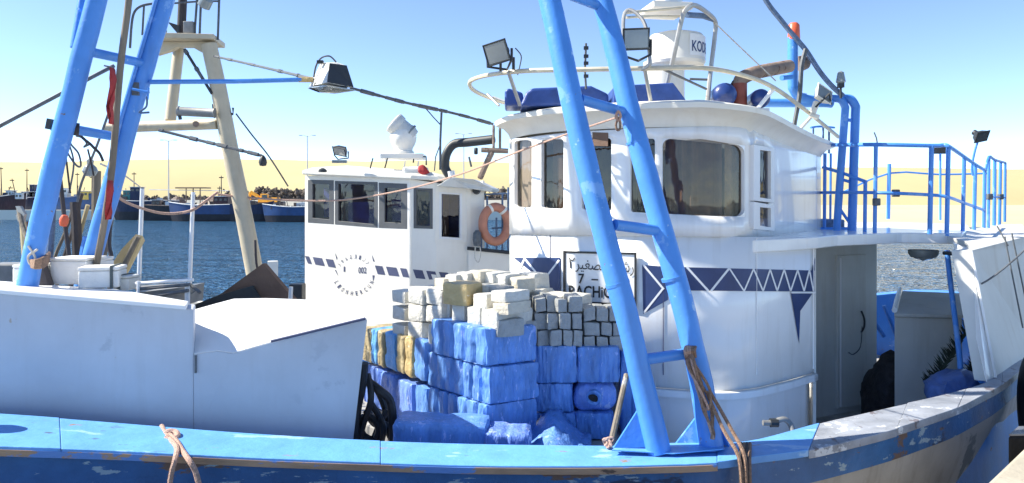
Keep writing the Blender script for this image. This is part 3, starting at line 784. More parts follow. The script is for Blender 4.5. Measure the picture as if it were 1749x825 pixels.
# close the lower house behind
e1 = WL.plan(1391)
mb = MB().add([(e1.x, e1.y, DECK), (3.62, 9.17, DECK), (3.62, 9.17, 3.56), (e1.x, e1.y, 3.56)], [(0, 1, 2, 3)])
mb.add([(A.x, A.y, DECK), (1.4, 10.2, DECK), (1.4, 10.2, 3.6), (A.x, A.y, 3.6)], [(0, 1, 2, 3)])
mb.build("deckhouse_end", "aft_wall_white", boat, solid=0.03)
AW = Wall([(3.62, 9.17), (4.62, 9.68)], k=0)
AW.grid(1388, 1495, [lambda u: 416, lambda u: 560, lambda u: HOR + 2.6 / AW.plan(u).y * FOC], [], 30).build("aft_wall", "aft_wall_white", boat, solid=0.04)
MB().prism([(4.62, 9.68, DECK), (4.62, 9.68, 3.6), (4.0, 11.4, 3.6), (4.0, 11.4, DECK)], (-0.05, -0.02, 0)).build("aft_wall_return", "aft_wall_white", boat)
# recessed door in the aft wall
mb = MB(); dz = [(1424, 436), (1424, 697), (1474, 690), (1474, 434)]
mb.v = [AW.at(u, v, 0.0) for u, v in dz] + [AW.at(u, v, 0.055) for u, v in dz]
mb.f = [(4, 5, 6, 7)] + [((i + 1) % 4, i, i + 4, (i + 1) % 4 + 4) for i in range(4)]
dr = mb.build("door", "aft_wall_white", boat, bevel=0.012)
tube([AW.at(1463, 530, 0.07), AW.at(1463, 542, 0.11), AW.at(1463, 556, 0.11), AW.at(1463, 566, 0.07)], 0.012, "handle", "lamp_black", dr, 8, 3)
tube([AW.at(1427, v, 0.075) for v in (440, 560, 692)], 0.012, "door_edge", "white_print", dr, 6)
tube([AW.at(1463, 556, 0.08), AW.at(1459, 590, 0.09), AW.at(1447, 603, 0.09), AW.at(1440, 600, 0.08)], 0.006, "lanyard", "cable_grey", dr, 6, 4)

# ---------- printed stripe, sign board
S = 0.006
def stripe(polys, m_, off=S):
    mb = MB()
    for p in polys:
        d = WH.decal(p, off); mb.add(d.v, d.f)
    return mb
for p_ in ([(878, 440), (958, 440), (958, 498), (950, 498)], [(1097, 452), (1141, 456), (1141, 512), (1099, 536)], [(1158, 456), (1390, 462), (1390, 498), (1158, 496)],
           [(1350, 501), (1387, 501), (1366, 531), (1364, 587)], [(1386, 462), (1391, 440), (1391, 462)]):
    WL.decal(p_, S).build("painted_stripe", "navy_print", boat)
lm = MB()
segs = [(882, 474, 898, 440, 3.2), (896, 440, 942, 496, 3.2), (930, 478, 956, 444, 3.2), (1099, 452, 1134, 494, 3.4), (1133, 492, 1100, 534, 3.4), (1173, 456, 1210, 497, 3.6), (1214, 497, 1245, 458, 3.6)]
zz = [(1245, 458), (1270, 497), (1286, 459), (1302, 497), (1314, 460), (1326, 497), (1338, 460), (1349, 497), (1361, 461), (1372, 497), (1381, 461), (1388, 497)]
segs += [(*a, *b, 2.6) for a, b in zip(zz, zz[1:])]
for s_ in segs: WL.line(*s_, S + 0.003).build("painted_zigzag", "white_print", boat)
WL.decal([(1350, 498), (1391, 498), (1391, 501), (1350, 501)], S + 0.004).build("painted_zigzag", "white_print", boat)
tube([WL.at(940, v, 0.004) for v in (396, 480, 560)], 0.004, "cable", "slate_print", boat, 5)
tube([WL.at(1133, v, 0.004) for v in (400, 520, 640)], 0.004, "cable", "slate_print", boat, 5)
# sign board
sg = WH.grid(967, 1088, [lambda u: 430 + (u - 967) * 0.02, lambda u: 514 + (u - 967) * 0.06], [], 10, off=0.02).build("sign_board", "white_print", boat, solid=0.008)
fm = MB()
for (p, q, w) in (((967, 430), (1088, 433), 3.6), ((967, 514), (1088, 521), 3.6)):
    d = WH.line(*p, *q, w, 0.03); fm.add(d.v, d.f)
for u, va, vb in ((967.5, 428, 516), (1087, 431, 523)):
    d = WH.decal([(u - 1.8, va), (u + 1.8, va), (u + 1.8, vb), (u - 1.8, vb)], 0.031); fm.add(d.v, d.f)
fm.build("sign_frame", "black_paint", sg, solid=0.006)
letters = MB()
for body, a, b, c, d, sl in (("RACHiOSA", 975, 488, 1073, 508, 3), ("7", 991, 467, 1001, 484, 0), ("\u0662", 975, 440, 985, 458, 0), ("\uFEAE\uFEF4\uFED0\uFEBC\uFEDF\uFE8D", 986, 442, 1038, 466, 3),
                            ("\uFEAA\uFEF4\uFEB7\uFEAD", 1046, 446, 1084, 470, 3)):
    t_ = wall_text(WH, body, a, c if False else b, c, d, 0.031, sl) ; letters.add(t_.v, t_.f)
d = WH.line(1013, 477, 1024, 477.5, 2.4, 0.031); letters.add(d.v, d.f)
letters.build("sign_lettering", "black_paint", sg)
d = WH.decal([(1014, 226), (1040, 227), (1040, 250), (1014, 249)], 0.02); d.build("small_plate", "brown_board", boat, solid=0.01)

# ---------- gear on the wheelhouse roof
def frustum(c, w0, h0, w1, h1, d, yaw, pitch, roll=0.0):
    """box tapering from front (w0 x h0) to back (w1 x h1); front looks along local -Y"""
    M = Matrix.Rotation(yaw, 3, 'Z') @ Matrix.Rotation(pitch, 3, 'X') @ Matrix.Rotation(roll, 3, 'Y')
    vs = []
    for y, w, h in ((-d / 2, w0, h0), (d / 2, w1, h1)):
        for a, b in ((-1, -1), (1, -1), (1, 1), (-1, 1)): vs.append(Vector(c) + M @ Vector((a * w / 2, y, b * h / 2)))
    return MB().add(vs, [(3, 2, 1, 0)[::-1], (4, 5, 6, 7)[::-1], (0, 4, 5, 1), (1, 5, 6, 2), (2, 6, 7, 3), (3, 7, 4, 0)]), M
def floodlight(c, w, h, yaw, pitch, parent, m_="lamp_grey", foot=None, roll=0.0, fins=True, lens="lens_glass"):
    c = Vector(c)
    body, M = frustum(c, w, h, w * 0.62, h * 0.62, w * 0.42, yaw, pitch, roll)
    b = body.build("floodlight", m_, parent, bevel=0.008)
    l_, _ = frustum(c + M @ Vector((0, -w * 0.22, 0)), w * 0.88, h * 0.86, w * 0.88, h * 0.86, 0.01, yaw, pitch, roll)
    l_.build("lens", lens, b)
    rm = MB(); rm.tube([c + M @ Vector((a * w * 0.5, -w * 0.22, b_ * h * 0.5)) for a, b_ in ((-1, -1), (1, -1), (1, 1), (-1, 1), (-1, -1))], 0.009, 6)
    rm.build("rim", "lamp_black" if m_ == "lamp_grey" else m_, b, smooth=True)
    if fins:
        fm_ = MB()
        for k in range(5): fm_.lathe(c + M @ Vector((0, w * (0.21 + 0.05 * k), 0)), [(h * 0.26, 0), (h * 0.26, 0.012)], 14, M @ Vector((0, 1, 0)))
        fm_.lathe(c + M @ Vector((0, w * 0.18, 0)), [(h * 0.2, 0), (h * 0.2, w * 0.27)], 14, M @ Vector((0, 1, 0)))
        fm_.build("heat_sink", "lamp_black", b, smooth=True)
    if foot is not None:
        ft = Vector(foot); ww = w * 0.56
        MB().tube([c + M @ Vector((-ww, 0, 0)), c + M @ Vector((-ww, 0, 0)) * 1.0 + Vector((0, 0, (ft - c).z * 0.75)), ft, c + M @ Vector((ww, 0, 0)) + Vector((0, 0, (ft - c).z * 0.75)), c + M @ Vector((ww, 0, 0))], 0.012, 6).build("bracket", "lamp_black", b, smooth=True)
    return b
# ring rail round the roof
ringp = [P(1432, 234, 9.3), P(1378, 190, 8.35), P(1322, 150, 7.45), P(1270, 129, 6.95), P(1200, 116, 6.62), P(1100, 117, 6.6), P(985, 119, 6.72), P(900, 121, 6.95), P(848, 126, 7.2), P(815, 133, 7.6), P(802, 142, 7.9), P(812, 156, 8.3), P(850, 172, 8.7), P(900, 185, 9.2)]
tube(ringp, 0.022, "roof_rail", "yellowed_tube", boat, 8, 5)
for a, b, r, m_ in ((P(868, 122, 7.05), P(888, 180, 7.25), 0.018, "galvanised"), (P(1101, 117, 6.6), P(1112, 176, 6.75), 0.018, "galvanised"), (P(1322, 151, 7.45), P(1290, 190, 7.4), 0.02, "house_white"),
                    (P(1389, 196, 8.5), P(1362, 226, 8.4), 0.02, "cream_white"), (P(833, 161, 8.4), P(852, 180, 8.2), 0.014, "galvanised"), (P(1130, 117, 6.6), P(1206, 152, 7.3), 0.012, "cable_grey"), (P(1178, 135, 7.3), P(1208, 136, 7.3), 0.012, "cable_grey")):
    tube([a, b], r, "rail_stay", m_, boat, 8)
tube([P(842, 165, 8.4), P(866, 174, 7.6)], 0.008, "rail_stay", "galvanised", boat, 6)
# left floodlight on the ring, right floodlight inside its hoop
floodlight(P(853, 89, 6.9), 0.235, 0.19, R(-28), R(16), boat, foot=P(866, 119, 7.05), roll=R(-10))
tube([P(880, 82, 7.1), P(890, 95, 7.1), P(888, 112, 7.1), P(884, 128, 7.1)], 0.006, "cable", "cable_grey", boat, 6, 4)
tube([P(855, 106, 6.95), P(855, 121, 7.0)], 0.014, "rail_stay", "lamp_black", boat, 6)
tube([P(877, 98, 6.95), P(877, 119, 7.0)], 0.014, "rail_stay", "lamp_black", boat, 6)
floodlight(P(1087, 68, 6.55), 0.22, 0.175, R(-10), R(4), boat, foot=P(1090, 104, 6.6))
tube([P(1070, 118, 6.65), P(1066, 80, 6.65), P(1065, 32, 6.7), P(1074, 17, 6.7), P(1092, 27, 6.65), P(1104, 50, 6.6), P(1110, 100, 6.55), P(1108, 112, 6.55), P(1096, 119, 6.6)], 0.017, "lamp_guard", "galvanised", boat, 8, 4)
# radar frame
for r_, pts in ((0.024, [P(1140, 142, 7.6), P(1152, 90, 7.5), P(1164, 35, 7.45), P(1172, 16, 7.45), P(1186, 9, 7.5), P(1206, 20, 7.7), P(1220, 34, 7.9), P(1222, 52, 7.95), P(1214, 120, 7.9), P(1208, 178, 7.8)]),
                (0.014, [P(1066, 22, 6.9), P(1120, 17, 7.3), P(1170, 12, 7.5)]), (0.012, [P(1070, 30, 6.9), P(1120, 27, 7.3), P(1166, 28, 7.5)])):
    tube(pts, r_, "radar_frame", "yellowed_tube" if r_ < 0.02 else "galvanised", boat, 8, 4)
tube([P(1172, 25, 7.5), P(1200, 27, 7.8), P(1218, 33, 7.9)], 0.03, "radar_frame", "cable_blue", boat, 8)
MB().box(P(1135, 18, 7.9), (0.42, 0.5, 0.07), rz=R(10)).build("radar_platform", "cream_white", boat, bevel=0.01)
sc_ = MB().lathe(P(1142, 15, 7.9), [(0.14, 0), (0.15, 0.03), (0.14, 0.10), (0.07, 0.12), (0.06, 0.22), (0, 0.23)], 16).build("radar_scanner", "house_white", boat, smooth=True)
MB().box(P(1142, -28, 7.9), (1.1, 0.10, 0.09), rz=R(35)).build("scanner_bar", "house_white", sc_, bevel=0.03)
dm_c = P(1155, 112, 8.2); rr = 0.305
dm = MB().lathe(dm_c, [(0.20, -0.02), (rr - 0.01, 0.0), (rr + 0.005, 0.03), (rr, 0.05), (rr - 0.004, 0.28), (rr - 0.03, 0.32), (rr - 0.12, 0.345), (0, 0.355)], 36).build("radar_dome", "cream_white", boat, smooth=True)
MB().lathe(P(1137, 186, 8.2), [(0.20, 0), (0.20, 0.46), (0.24, 0.47), (0.24, 0.50)], 20).build("radar_post", "cream_white", boat, smooth=True)
def on_dome(a, z, off=0.004): return Vector((dm_c.x + (rr + off) * math.sin(a), dm_c.y - (rr + off) * math.cos(a), dm_c.z + z))
mb = MB(); a0, a1 = R(14), R(88)
for i in range(13):
    a = lerp(a0, a1, i / 12); mb.v += [on_dome(a, 0.06, 0.003), on_dome(a, 0.285, 0.003)]
mb.f = [(2 * i, 2 * i + 2, 2 * i + 3, 2 * i + 1) for i in range(12)]
lb = mb.build("label_plate", "white_print", dm)
vs, fs = text_mesh("KODEN"); mb = MB(); mb.v = [on_dome(lerp(R(19), R(84), x), 0.10 + 0.115 * y, 0.006) for x, y in vs]; mb.f = fs
mb.build("label_lettering", "navy_print", lb)
# antennas
tube([P(1001, 152, 7.3), P(999, 120, 7.3), P(1001, 74, 7.3)], 0.011, "antenna", "cable_grey", boat, 6)
for v in (82, 96, 108, 130): MB().box(P(1001, v, 7.3), (0.045, 0.03, 0.03)).build("antenna_clip", "lamp_black", boat)
# blue covered rafts lying on the roof
def cover(pix, Y, dep, name="raft_cover", m_="blue_tarp"):
    mb = MB().prism([P(u, v, Y) for u, v in pix], (0, dep, 0))
    return mb.build(name, m_, boat, bevel=0.03, seg=3)
cover([(862, 180), (862, 155), (868, 150), (893, 158), (896, 180)], 7.5, 0.5)
cover([(888, 181), (898, 158), (908, 150), (1010, 146), (1040, 160), (1040, 181)], 7.35, 0.9)
cover([(1046, 180), (1050, 146), (1150, 141), (1176, 176), (1176, 181)], 7.25, 0.9)
# blue drums with the brown exhaust between them
for u, v, r_, Y in ((1229, 166, 0.125, 8.0), (1289, 172, 0.10, 8.1)):
    MB().lathe(P(u, v, Y) + Vector((0, -0.2, 0)), [(0, -0.07), (r_ * 0.6, -0.055), (r_ * 0.95, -0.01), (r_, 0.06), (r_, 0.42), (0, 0.46)], 20, (0.12, 1, 0)).build("drum", "blue_drum", boat, smooth=True)
    MB().box(P(u, v + 24, Y), (0.2, 0.35, 0.1)).build("drum_cradle", "house_white", boat)
ex = tube([P(1263, 190, 8.0), P(1263, 143, 8.0)], 0.078, "exhaust_sleeve", "red_brown", boat, 14)
tube([P(1263, 152, 8.0), P(1264, 138, 8.0), P(1276, 129, 8.02), P(1300, 122, 8.15), P(1348, 113, 8.5)], 0.072, "exhaust_pipe", "rusty_exhaust", boat, 14, 4)
tube([P(1250, 146, 8.0), P(1253, 140, 8.0), P(1262, 137, 7.95)], 0.02, "exhaust_clamp", "lamp_black", boat, 6)
MB().lathe(P(1370, 108, 8.9), [(0.085, -0.06), (0.09, 0), (0.075, 0.06)], 16, (0.9, 0.4, 0.15)).build("exhaust_flange", "rusty_exhaust", boat, smooth=True)
tube([P(1335, 133, 8.6), P(1352, 131, 8.7)], 0.03, "exhaust_stay", "blue_paint", boat, 8)
# blue pipework aft of the roof
tube([P(1354, 64, 8.8), P(1354, 140, 8.8), P(1356, 152, 8.8), P(1366, 166, 8.85), P(1388, 172, 8.9), P(1420, 176, 8.95)], 0.058, "pipe_mast", "blue_paint", boat, 14, 4)
bc = MB().lathe(P(1356, 68, 8.8), [(0.066, 0), (0.070, 0.01), (0.062, 0.17), (0.04, 0.195), (0, 0.2)], 16).build("mast_lamp", "orange_plastic", boat, smooth=True)
for dy in (0, 0.13): tube([P(1296, 176, 8.9 + dy), P(1420, 176, 8.9 + dy)], 0.05, "pipe", "blue_paint", boat, 12)
tube([P(1372, 170, 8.85), P(1373, 160, 8.85)], 0.035, "pipe", "blue_paint", boat, 8)
for base, top, xb, r_ in ((1429, 1443, 1416, 0.043), (1455, 1461, 1442, 0.05)):
    tube([P(base, 396, 8.9), P((base + top) / 2, 290, 8.9), P(top, 195, 8.9), P(top, 182, 8.9), P(top - 8, 170, 8.9), P(xb, 168, 8.95)], r_, "tall_pipe", "blue_paint", boat, 12, 4)
tube([P(1448, 205, 8.9), P(1462, 206, 8.9)], 0.02, "pipe", "blue_paint", boat, 8)
tube([P(1430, 350, 8.9), P(1454, 385, 8.9)], 0.018, "pipe", "blue_paint", boat, 8)
tube([P(1433, 305, 8.9), P(1456, 312, 8.9)], 0.018, "pipe", "blue_paint", boat, 8)
# roof edge lamp with cream bracket, small white lamp
floodlight(P(1403, 163, 8.3), 0.20, 0.17, R(28), R(-18), boat, m_="cream_white", lens="lamp_grey", fins=False, roll=R(28))
tube([P(1420, 178, 8.3), P(1416, 160, 8.2), P(1393, 183, 8.25)], 0.012, "lamp_guard", "lamp_black", boat, 6)
MB().box(P(1391, 185, 8.35), (0.06, 0.06, 0.16), ry=R(20)).build("lamp_bracket", "cream_white", boat, bevel=0.01)
MB().box(P(1391, 198, 8.35), (0.10, 0.06, 0.05), ry=R(20)).build("lamp_bracket", "cream_white", boat, bevel=0.01)
MB().lathe(P(1436, 140, 8.7), [(0.03, -0.02), (0.055, 0), (0.052, 0.02), (0.035, 0.11), (0.0, 0.13)], 12).build("anchor_lamp", "lens_glass", boat, smooth=True)
tube([P(1436, 141, 8.7), P(1436, 168, 8.7)], 0.014, "lamp_stem", "lamp_black", boat, 6)
MB().box(P(1436, 146, 8.7), (0.06, 0.06, 0.05)).build("lamp_base", "lamp_black", boat)

# ---------- upper deck behind the wheelhouse
SL = [WL.plan(1276, -0.03), WL.plan(1290, 0.015), WL.plan(1340, 0.03), WL.plan(1391, 0.04), P(1430, 402, 7.75), P(1540, 404, 8.3), P(1644, 410, 8.15)]
zt = EYE - 0.335
poly = [(p.x, p.y, zt) for p in SL] + [(5.9, 9.8, zt), (6.7, 11.2, zt), (6.4, 12.6, zt), (2.2, 12.2, zt), (1.9, 10.6, zt)]
MB().prism(poly, (0, 0, -0.115)).build("upper_deck", "house_white", boat, bevel=0.012)
# overhang over the side passage
MB().lathe(P(1577, 430, 8.5), [(0.155, 0.02), (0.155, -0.02), (0.13, -0.06), (0.0, -0.085)], 20).build("deck_lamp", "lamp_grey", boat, smooth=True)
MB().lathe(P(1577, 432, 8.5), [(0.09, -0.03), (0.10, -0.06), (0.0, -0.09)], 16).build("lamp_glass", "lens_glass", boat, smooth=True)
# railings: each post a part of its own
posts = [(1496, 249, 1494, 397, 8.3, .022), (1591, 249, 1588, 399, 8.2, .026), (1620, 250, 1617, 402, 8.2, .024), (1647, 268, 1644, 409, 8.8, .022), (1666, 281, 1663, 411, 9.3, .022), (1682, 291, 1680, 412, 9.9, .022),
         (1689, 268, 1688, 389, 10.0, .02), (1699, 273, 1698, 386, 10.6, .024), (1709, 276, 1707, 383, 11.2, .022), (1717, 278, 1716, 378, 11.8, .02),
         (1409, 262, 1408, 396, 9.3, .022), (1419, 262, 1418, 396, 10.0, .016), (1478, 312, 1477, 397, 8.6, .022), (1519, 280, 1517, 373, 12.2, .03), (1400, 262, 1399, 392, 10.5, .016)]
for u0, v0, u1, v1, Y, r_ in posts:
    tube([P(u0, v0, Y), P(u1, v1 + 1, Y)], r_, "railing_post", "blue_paint", boat, 8)
rails = [([P(1403, 248, 9.3), P(1496, 247, 8.3), P(1591, 249, 8.2), P(1612, 248, 8.18), P(1622, 251, 8.2), P(1647, 268, 8.8), P(1666, 281, 9.3), P(1683, 291, 9.9)], .022),
         ([P(1403, 329, 9.3), P(1494, 329, 8.3), P(1590, 333, 8.2), P(1620, 337, 8.2), P(1645, 346, 8.8), P(1681, 359, 9.9)], .018),
         ([P(1683, 292, 9.9), P(1689, 268, 10.0), P(1699, 273, 10.6), P(1717, 278, 11.8)], .018), ([P(1689, 336, 10.0), P(1717, 337, 11.8)], .012),
         ([P(1406, 286, 9.3), P(1440, 296, 8.9), P(1480, 311, 8.6)], .02), ([P(1385, 218, 9.8), P(1400, 216, 10), P(1425, 218, 10.2)], .014), ([P(1400, 392, 9.3), P(1450, 392, 9.3)], .03),
         ([P(1430, 333, 12.2), P(1519, 296, 12.2), P(1604, 298, 12.2), P(1690, 296, 12)], .014)]
for pts, r_ in rails: tube(pts, r_, "railing_bar", "blue_paint", boat, 8, 3)
for u in (1389, 1406, 1416): tube([P(u, 218, 10), P(u, 262, 10)], 0.014, "railing_post", "cable_blue", boat, 6)
for u, v, Y in ((1690, 336, 10), (1709, 336, 11.2), (1530, 330, 8.25), (1497, 345, 8.28)):
    MB().box(P(u, v, Y), (0.07, 0.06, 0.08)).build("rail_clamp", "cable_grey", boat, bevel=0.01)
MB().box(P(1412, 385, 9.6), (0.25, 0.5, 0.16)).build("winch_box", "cable_blue", boat, bevel=0.02)
# lamps on poles of the railing
tube([P(1662, 300, 9.2), P(1660, 285, 9.2), P(1665, 258, 9.2), P(1671, 238, 9.2)], 0.014, "lamp_pole", "blue_paint", boat, 8, 3)
floodlight(P(1673, 231, 9.2), 0.18, 0.13, R(20), R(30), boat, m_="lamp_black", lens="lamp_black", fins=True, roll=R(-12))
tube([P(1606, 376, 11.0), P(1606, 262, 11.0)], 0.016, "lamp_pole", "blue_paint", boat, 8)
floodlight(P(1604, 254, 11.0), 0.20, 0.10, R(0), R(40), boat, m_="lamp_black", lens="lamp_black", fins=False)
tube([P(1499, 249, 12), P(1497, 236, 12), P(1493, 226, 12)], 0.012, "antenna", "cable_grey", boat, 6)
# tall stern bulwark: thick wall with a pale end
fo = [P(1702, 653, 6.72), P(1775, 602, 8.1), P(1800, 586, 8.75), P(1806, 402, 8.95), P(1760, 402, 8.3), P(1659, 428, 7.25)]
nb_ = Vector((-0.86, 0.42, 0)).normalized() * 0.17
def slab(outer, off, z_in=0): 
    mb = MB(); n = len(outer); mb.v = [Vector(p) for p in outer] + [Vector(p) + off for p in outer]
    mb.f = [tuple(range(n)), tuple(range(2 * n - 1, n - 1, -1))] + [((i + 1) % n, i, i + n, (i + 1) % n + n) for i in range(n)]
    return mb
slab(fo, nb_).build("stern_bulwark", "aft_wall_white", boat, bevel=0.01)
tube([P(1659, 429, 7.24), P(1702, 652, 6.71)], 0.012, "bulwark_bead", "house_white", boat, 6)
# sloping head of the bulwark up to the railing
MB().prism([P(1618, 404, 8.1), P(1650, 412, 7.7), P(1659, 428, 7.25), P(1760, 402, 8.3), P(1745, 383, 9.6), P(1700, 384, 10.8), P(1655, 392, 9.2)], (0, 0, -0.06)).build("bulwark_head", "aft_wall_white", boat)
slab([P(1628, 413, 7.62), P(1659, 430, 7.26), P(1702, 653, 6.74), P(1686, 659, 6.62)], Vector((0.05, 0.10, 0))).build("bulwark_end", "house_white", boat, bevel=0.008)
for k, (a, b) in enumerate((((1716, 404), (1747, 560)), ((1728, 398), (1762, 560)), ((1703, 386), (1722, 420)))):
    tube([P(*a, 7.5 + 0.2 * k), P(*b, 7.4 + 0.2 * k)], 0.008, "stay_wire", "cable_grey", boat, 6)
tube([P(1667, 490, 7.2), P(1700, 470, 7.2), P(1749, 428, 7.3), P(1790, 380, 7.4)], 0.009, "stay_wire", "cable_grey", boat, 6, 3)
# blue stanchion under the overhang
tube([P(1618, 428, 8.05), P(1622, 470, 7.95), P(1638, 600, 7.5), P(1641, 640, 7.4), P(1647, 648, 7.35), P(1676, 650, 7.1)], 0.026, "stanchion", "blue_paint", boat, 10, 4)
tube([P(1612, 432, 8.0), P(1640, 434, 7.8)], 0.02, "stanchion_arm", "lamp_black", boat, 8)
# aft cabinet with sloping lid
cb = [P(1529, 545, 8.3), P(1522, 700, 8.3)]
x0, x1 = P(1528, 0, 8.3).x, P(1662, 0, 8.3).x
zc = EYE - 1.25
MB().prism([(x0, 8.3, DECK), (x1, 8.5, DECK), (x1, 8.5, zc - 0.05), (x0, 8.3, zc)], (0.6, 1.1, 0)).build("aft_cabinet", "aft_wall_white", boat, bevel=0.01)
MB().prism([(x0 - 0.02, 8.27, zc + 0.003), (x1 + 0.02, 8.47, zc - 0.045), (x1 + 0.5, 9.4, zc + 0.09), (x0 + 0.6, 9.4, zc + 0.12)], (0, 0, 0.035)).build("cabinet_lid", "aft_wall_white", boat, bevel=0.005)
tube([(x0 + 0.0, 8.3, zc + 0.07), (x0 + 0.62, 9.4, zc + 0.17)], 0.03, "lid_batten", "house_white", boat, 8)
# cross braces on the far bulwark
for a, b in (((1490, 545), (1510, 575)), ((1510, 522), (1530, 572)), ((1487, 524), (1490, 570))): tube([P(*a, 11.6), P(*b, 11.6)], 0.03, "rail_brace", "blue_paint", boat, 8)
# bent pipe on the side deck
tube([P(1303, 722, 5.9), P(1318, 722, 5.9), P(1338, 716, 5.9), P(1350, 725, 5.9), P(1357, 748, 5.85)], 0.022, "bent_pipe", "grey_metal", boat, 10, 5)
MB().lathe(P(1322, 722, 5.9), [(0.035, -0.03), (0.035, 0.03)], 10, (1, 0, 0)).build("pipe_valve", "lamp_black", boat)

# ---------- leaning pipe legs
def dented(pts, r, name, parent):
    mb = MB().tube(pts, r, 24, 6)
    for v in mb.v:
        v += Vector((noise.noise(v * 3.1), noise.noise(v * 3.3 + Vector((5, 0, 0))), 0)) * 0.010
    return mb.build(name, "blue_paint", parent, smooth=True)
legA = dented([P(1124, 772, 5.02), P(1076, 560, 5.08), P(1032, 400, 5.15), P(983, 200, 5.3), P(939, 0, 5.5), P(860, -330, 5.9)], 0.079, "pipe_leg", boat)
legB = dented([P(1215, 768, 5.1), P(1190, 620, 5.2), P(1133, 400, 5.4), P(1078, 200, 5.6), P(1029, 0, 5.85), P(935, -330, 6.3)], 0.079, "pipe_leg", boat)
for a, b in ((P(1100, 614, 5.07), P(1180, 603, 5.2)), (P(1050, 384, 5.16), P(1125, 394, 5.38)), (P(992, 170, 5.33), P(1072, 193, 5.6)), (P(940, -22, 5.52), P(1028, 12, 5.83)), (P(895, -220, 5.75), P(965, -195, 6.1))):
    tube([a, b], 0.038, "rung", "blue_paint", boat, 12)
for lg, (a, b, c) in ((legA, (P(1090, 700, 5.05), P(1104, 764, 5.03), P(1048, 766, 5.05))), (legB, (P(1196, 704, 5.17), P(1204, 762, 5.12), P(1155, 758, 5.16)))):
    MB().prism([a, b, c], (0, 0.025, 0)).build("gusset_plate", "blue_paint", lg)
for lg, (a, b, c) in ((legB, (P(1218, 700, 5.16), P(1226, 757, 5.16), P(1246, 764, 5.12))),):
    MB().prism([a, b, c], (0.012, 0.03, 0)).build("gusset_plate", "blue_paint", lg)
MB().prism([P(1045, 770, 5.0), P(1150, 776, 4.93), P(1236, 768, 4.98), P(1236, 757, 5.14), P(1060, 759, 5.15)], (0, 0, 0.006)).build("foot_plate", "blue_rail_paint", boat)
for lg, pts in ((legA, [P(1054, 482, 5.11), P(1055.5, 487, 5.11)]), (legB, [P(1149, 472, 5.33), P(1150.5, 477, 5.33)]), (legA, [P(944, 24, 5.48), P(945, 28, 5.48)]), (legB, [P(1088, 240, 5.56), P(1089, 244, 5.56)])):
    MB().tube(pts, 0.0835, 24).build("weld_collar", "blue_paint", lg, smooth=True)
# the far pair at the bow
legC = dented([P(40, 520, 6.35), P(63, 410, 6.4), P(93, 280, 6.45), P(165, 0, 6.6), P(250, -330, 6.8)], 0.083, "pipe_leg", boat)
legD = dented([P(130, 540, 7.2), P(160, 430, 7.2), P(199, 290, 7.2), P(223, 199, 7.22), P(281, 0, 7.25), P(375, -330, 7.4)], 0.085, "pipe_leg", boat)
tube([P(184, 300, 7.1), P(207, 200, 7.12), P(263, 10, 7.15), P(325, -200, 7.2)], 0.02, "thin_pipe", "blue_paint", boat, 8)
tube([P(128, 82, 6.7), P(138, 20, 6.75), P(150, -60, 6.9)], 0.04, "thin_pipe", "blue_paint", boat, 10)
tube([P(146, 25, 6.7), P(133, 15, 6.6)], 0.014, "cleat", "blue_paint", boat, 6)
for a, b in ((P(146, 87, 6.55), P(245, 108, 7.2)), (P(115, 219, 6.5), P(188, 232, 7.1))): tube([a, b], 0.042, "rung", "blue_paint", boat, 12)
MB().lathe(P(124, 220, 6.55), [(0.055, -0.05), (0.055, 0.05)], 12, (1, 0.6, -0.1)).build("rope_wrap", "rope_dark", boat)
tube([P(860, -325, 5.9), P(900, -330, 6.1), P(935, -330, 6.3)], 0.06, "head_beam", "blue_paint", boat, 10)
tube([P(897, -330, 6.1), P(600, -345, 6.5), P(312, -330, 7.1)], 0.07, "head_beam", "blue_paint", boat, 10)
tube([P(250, -330, 6.8), P(375, -330, 7.4)], 0.06, "head_beam", "blue_paint", boat, 10)
MB().box(P(232, 152, 7.15), (0.06, 0.04, 0.12)).build("cleat", "cable_grey", boat)
tube([P(226, 152, 7.1), P(255, 158, 7.1)], 0.012, "cleat", "blue_paint", boat, 6); tube([P(254, 150, 7.1), P(252, 170, 7.1)], 0.010, "cleat", "blue_paint", boat, 6)

# ---------- white lockers on the fore side
LM = "locker_shade_white"
lid = [P(-335, 462, 5.62), P(0, 494, 5.57), P(318, 521, 5.50), P(322, 514, 5.72), P(200, 494, 6.5), P(0, 480, 6.95), P(-300, 462, 7.3)]
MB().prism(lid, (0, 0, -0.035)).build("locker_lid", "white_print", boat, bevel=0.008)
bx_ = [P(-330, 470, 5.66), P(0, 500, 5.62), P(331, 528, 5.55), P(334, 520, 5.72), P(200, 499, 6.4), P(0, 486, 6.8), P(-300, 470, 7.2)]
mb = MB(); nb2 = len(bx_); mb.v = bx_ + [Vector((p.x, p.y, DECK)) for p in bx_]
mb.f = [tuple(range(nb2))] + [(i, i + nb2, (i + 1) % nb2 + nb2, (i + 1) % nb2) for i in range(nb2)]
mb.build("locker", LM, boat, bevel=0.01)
rl_ = [P(332, 606, 5.56), P(372, 600, 5.56), P(398, 604, 5.56), P(462, 586, 5.57), P(540, 566, 5.59), P(626, 545, 5.62)]
bk_ = [P(334, 530, 6.05), P(370, 520, 6.1), P(400, 512, 6.15), P(455, 511, 6.15), P(510, 513, 6.15), P(560, 516, 6.15)]
mb = MB(); mb.v = rl_ + bk_ + [P(332, 752, 5.56), P(606, 760, 5.60)]
mb.f = [(i, i + 1, i + 7, i + 6) for i in range(5)]
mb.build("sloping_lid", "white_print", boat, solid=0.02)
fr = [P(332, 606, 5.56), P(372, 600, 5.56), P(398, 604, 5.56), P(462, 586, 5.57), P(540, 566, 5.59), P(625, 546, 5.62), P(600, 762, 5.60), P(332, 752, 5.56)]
mb = MB().add(fr, [(0, 7, 6, 5, 4, 3, 2, 1)])
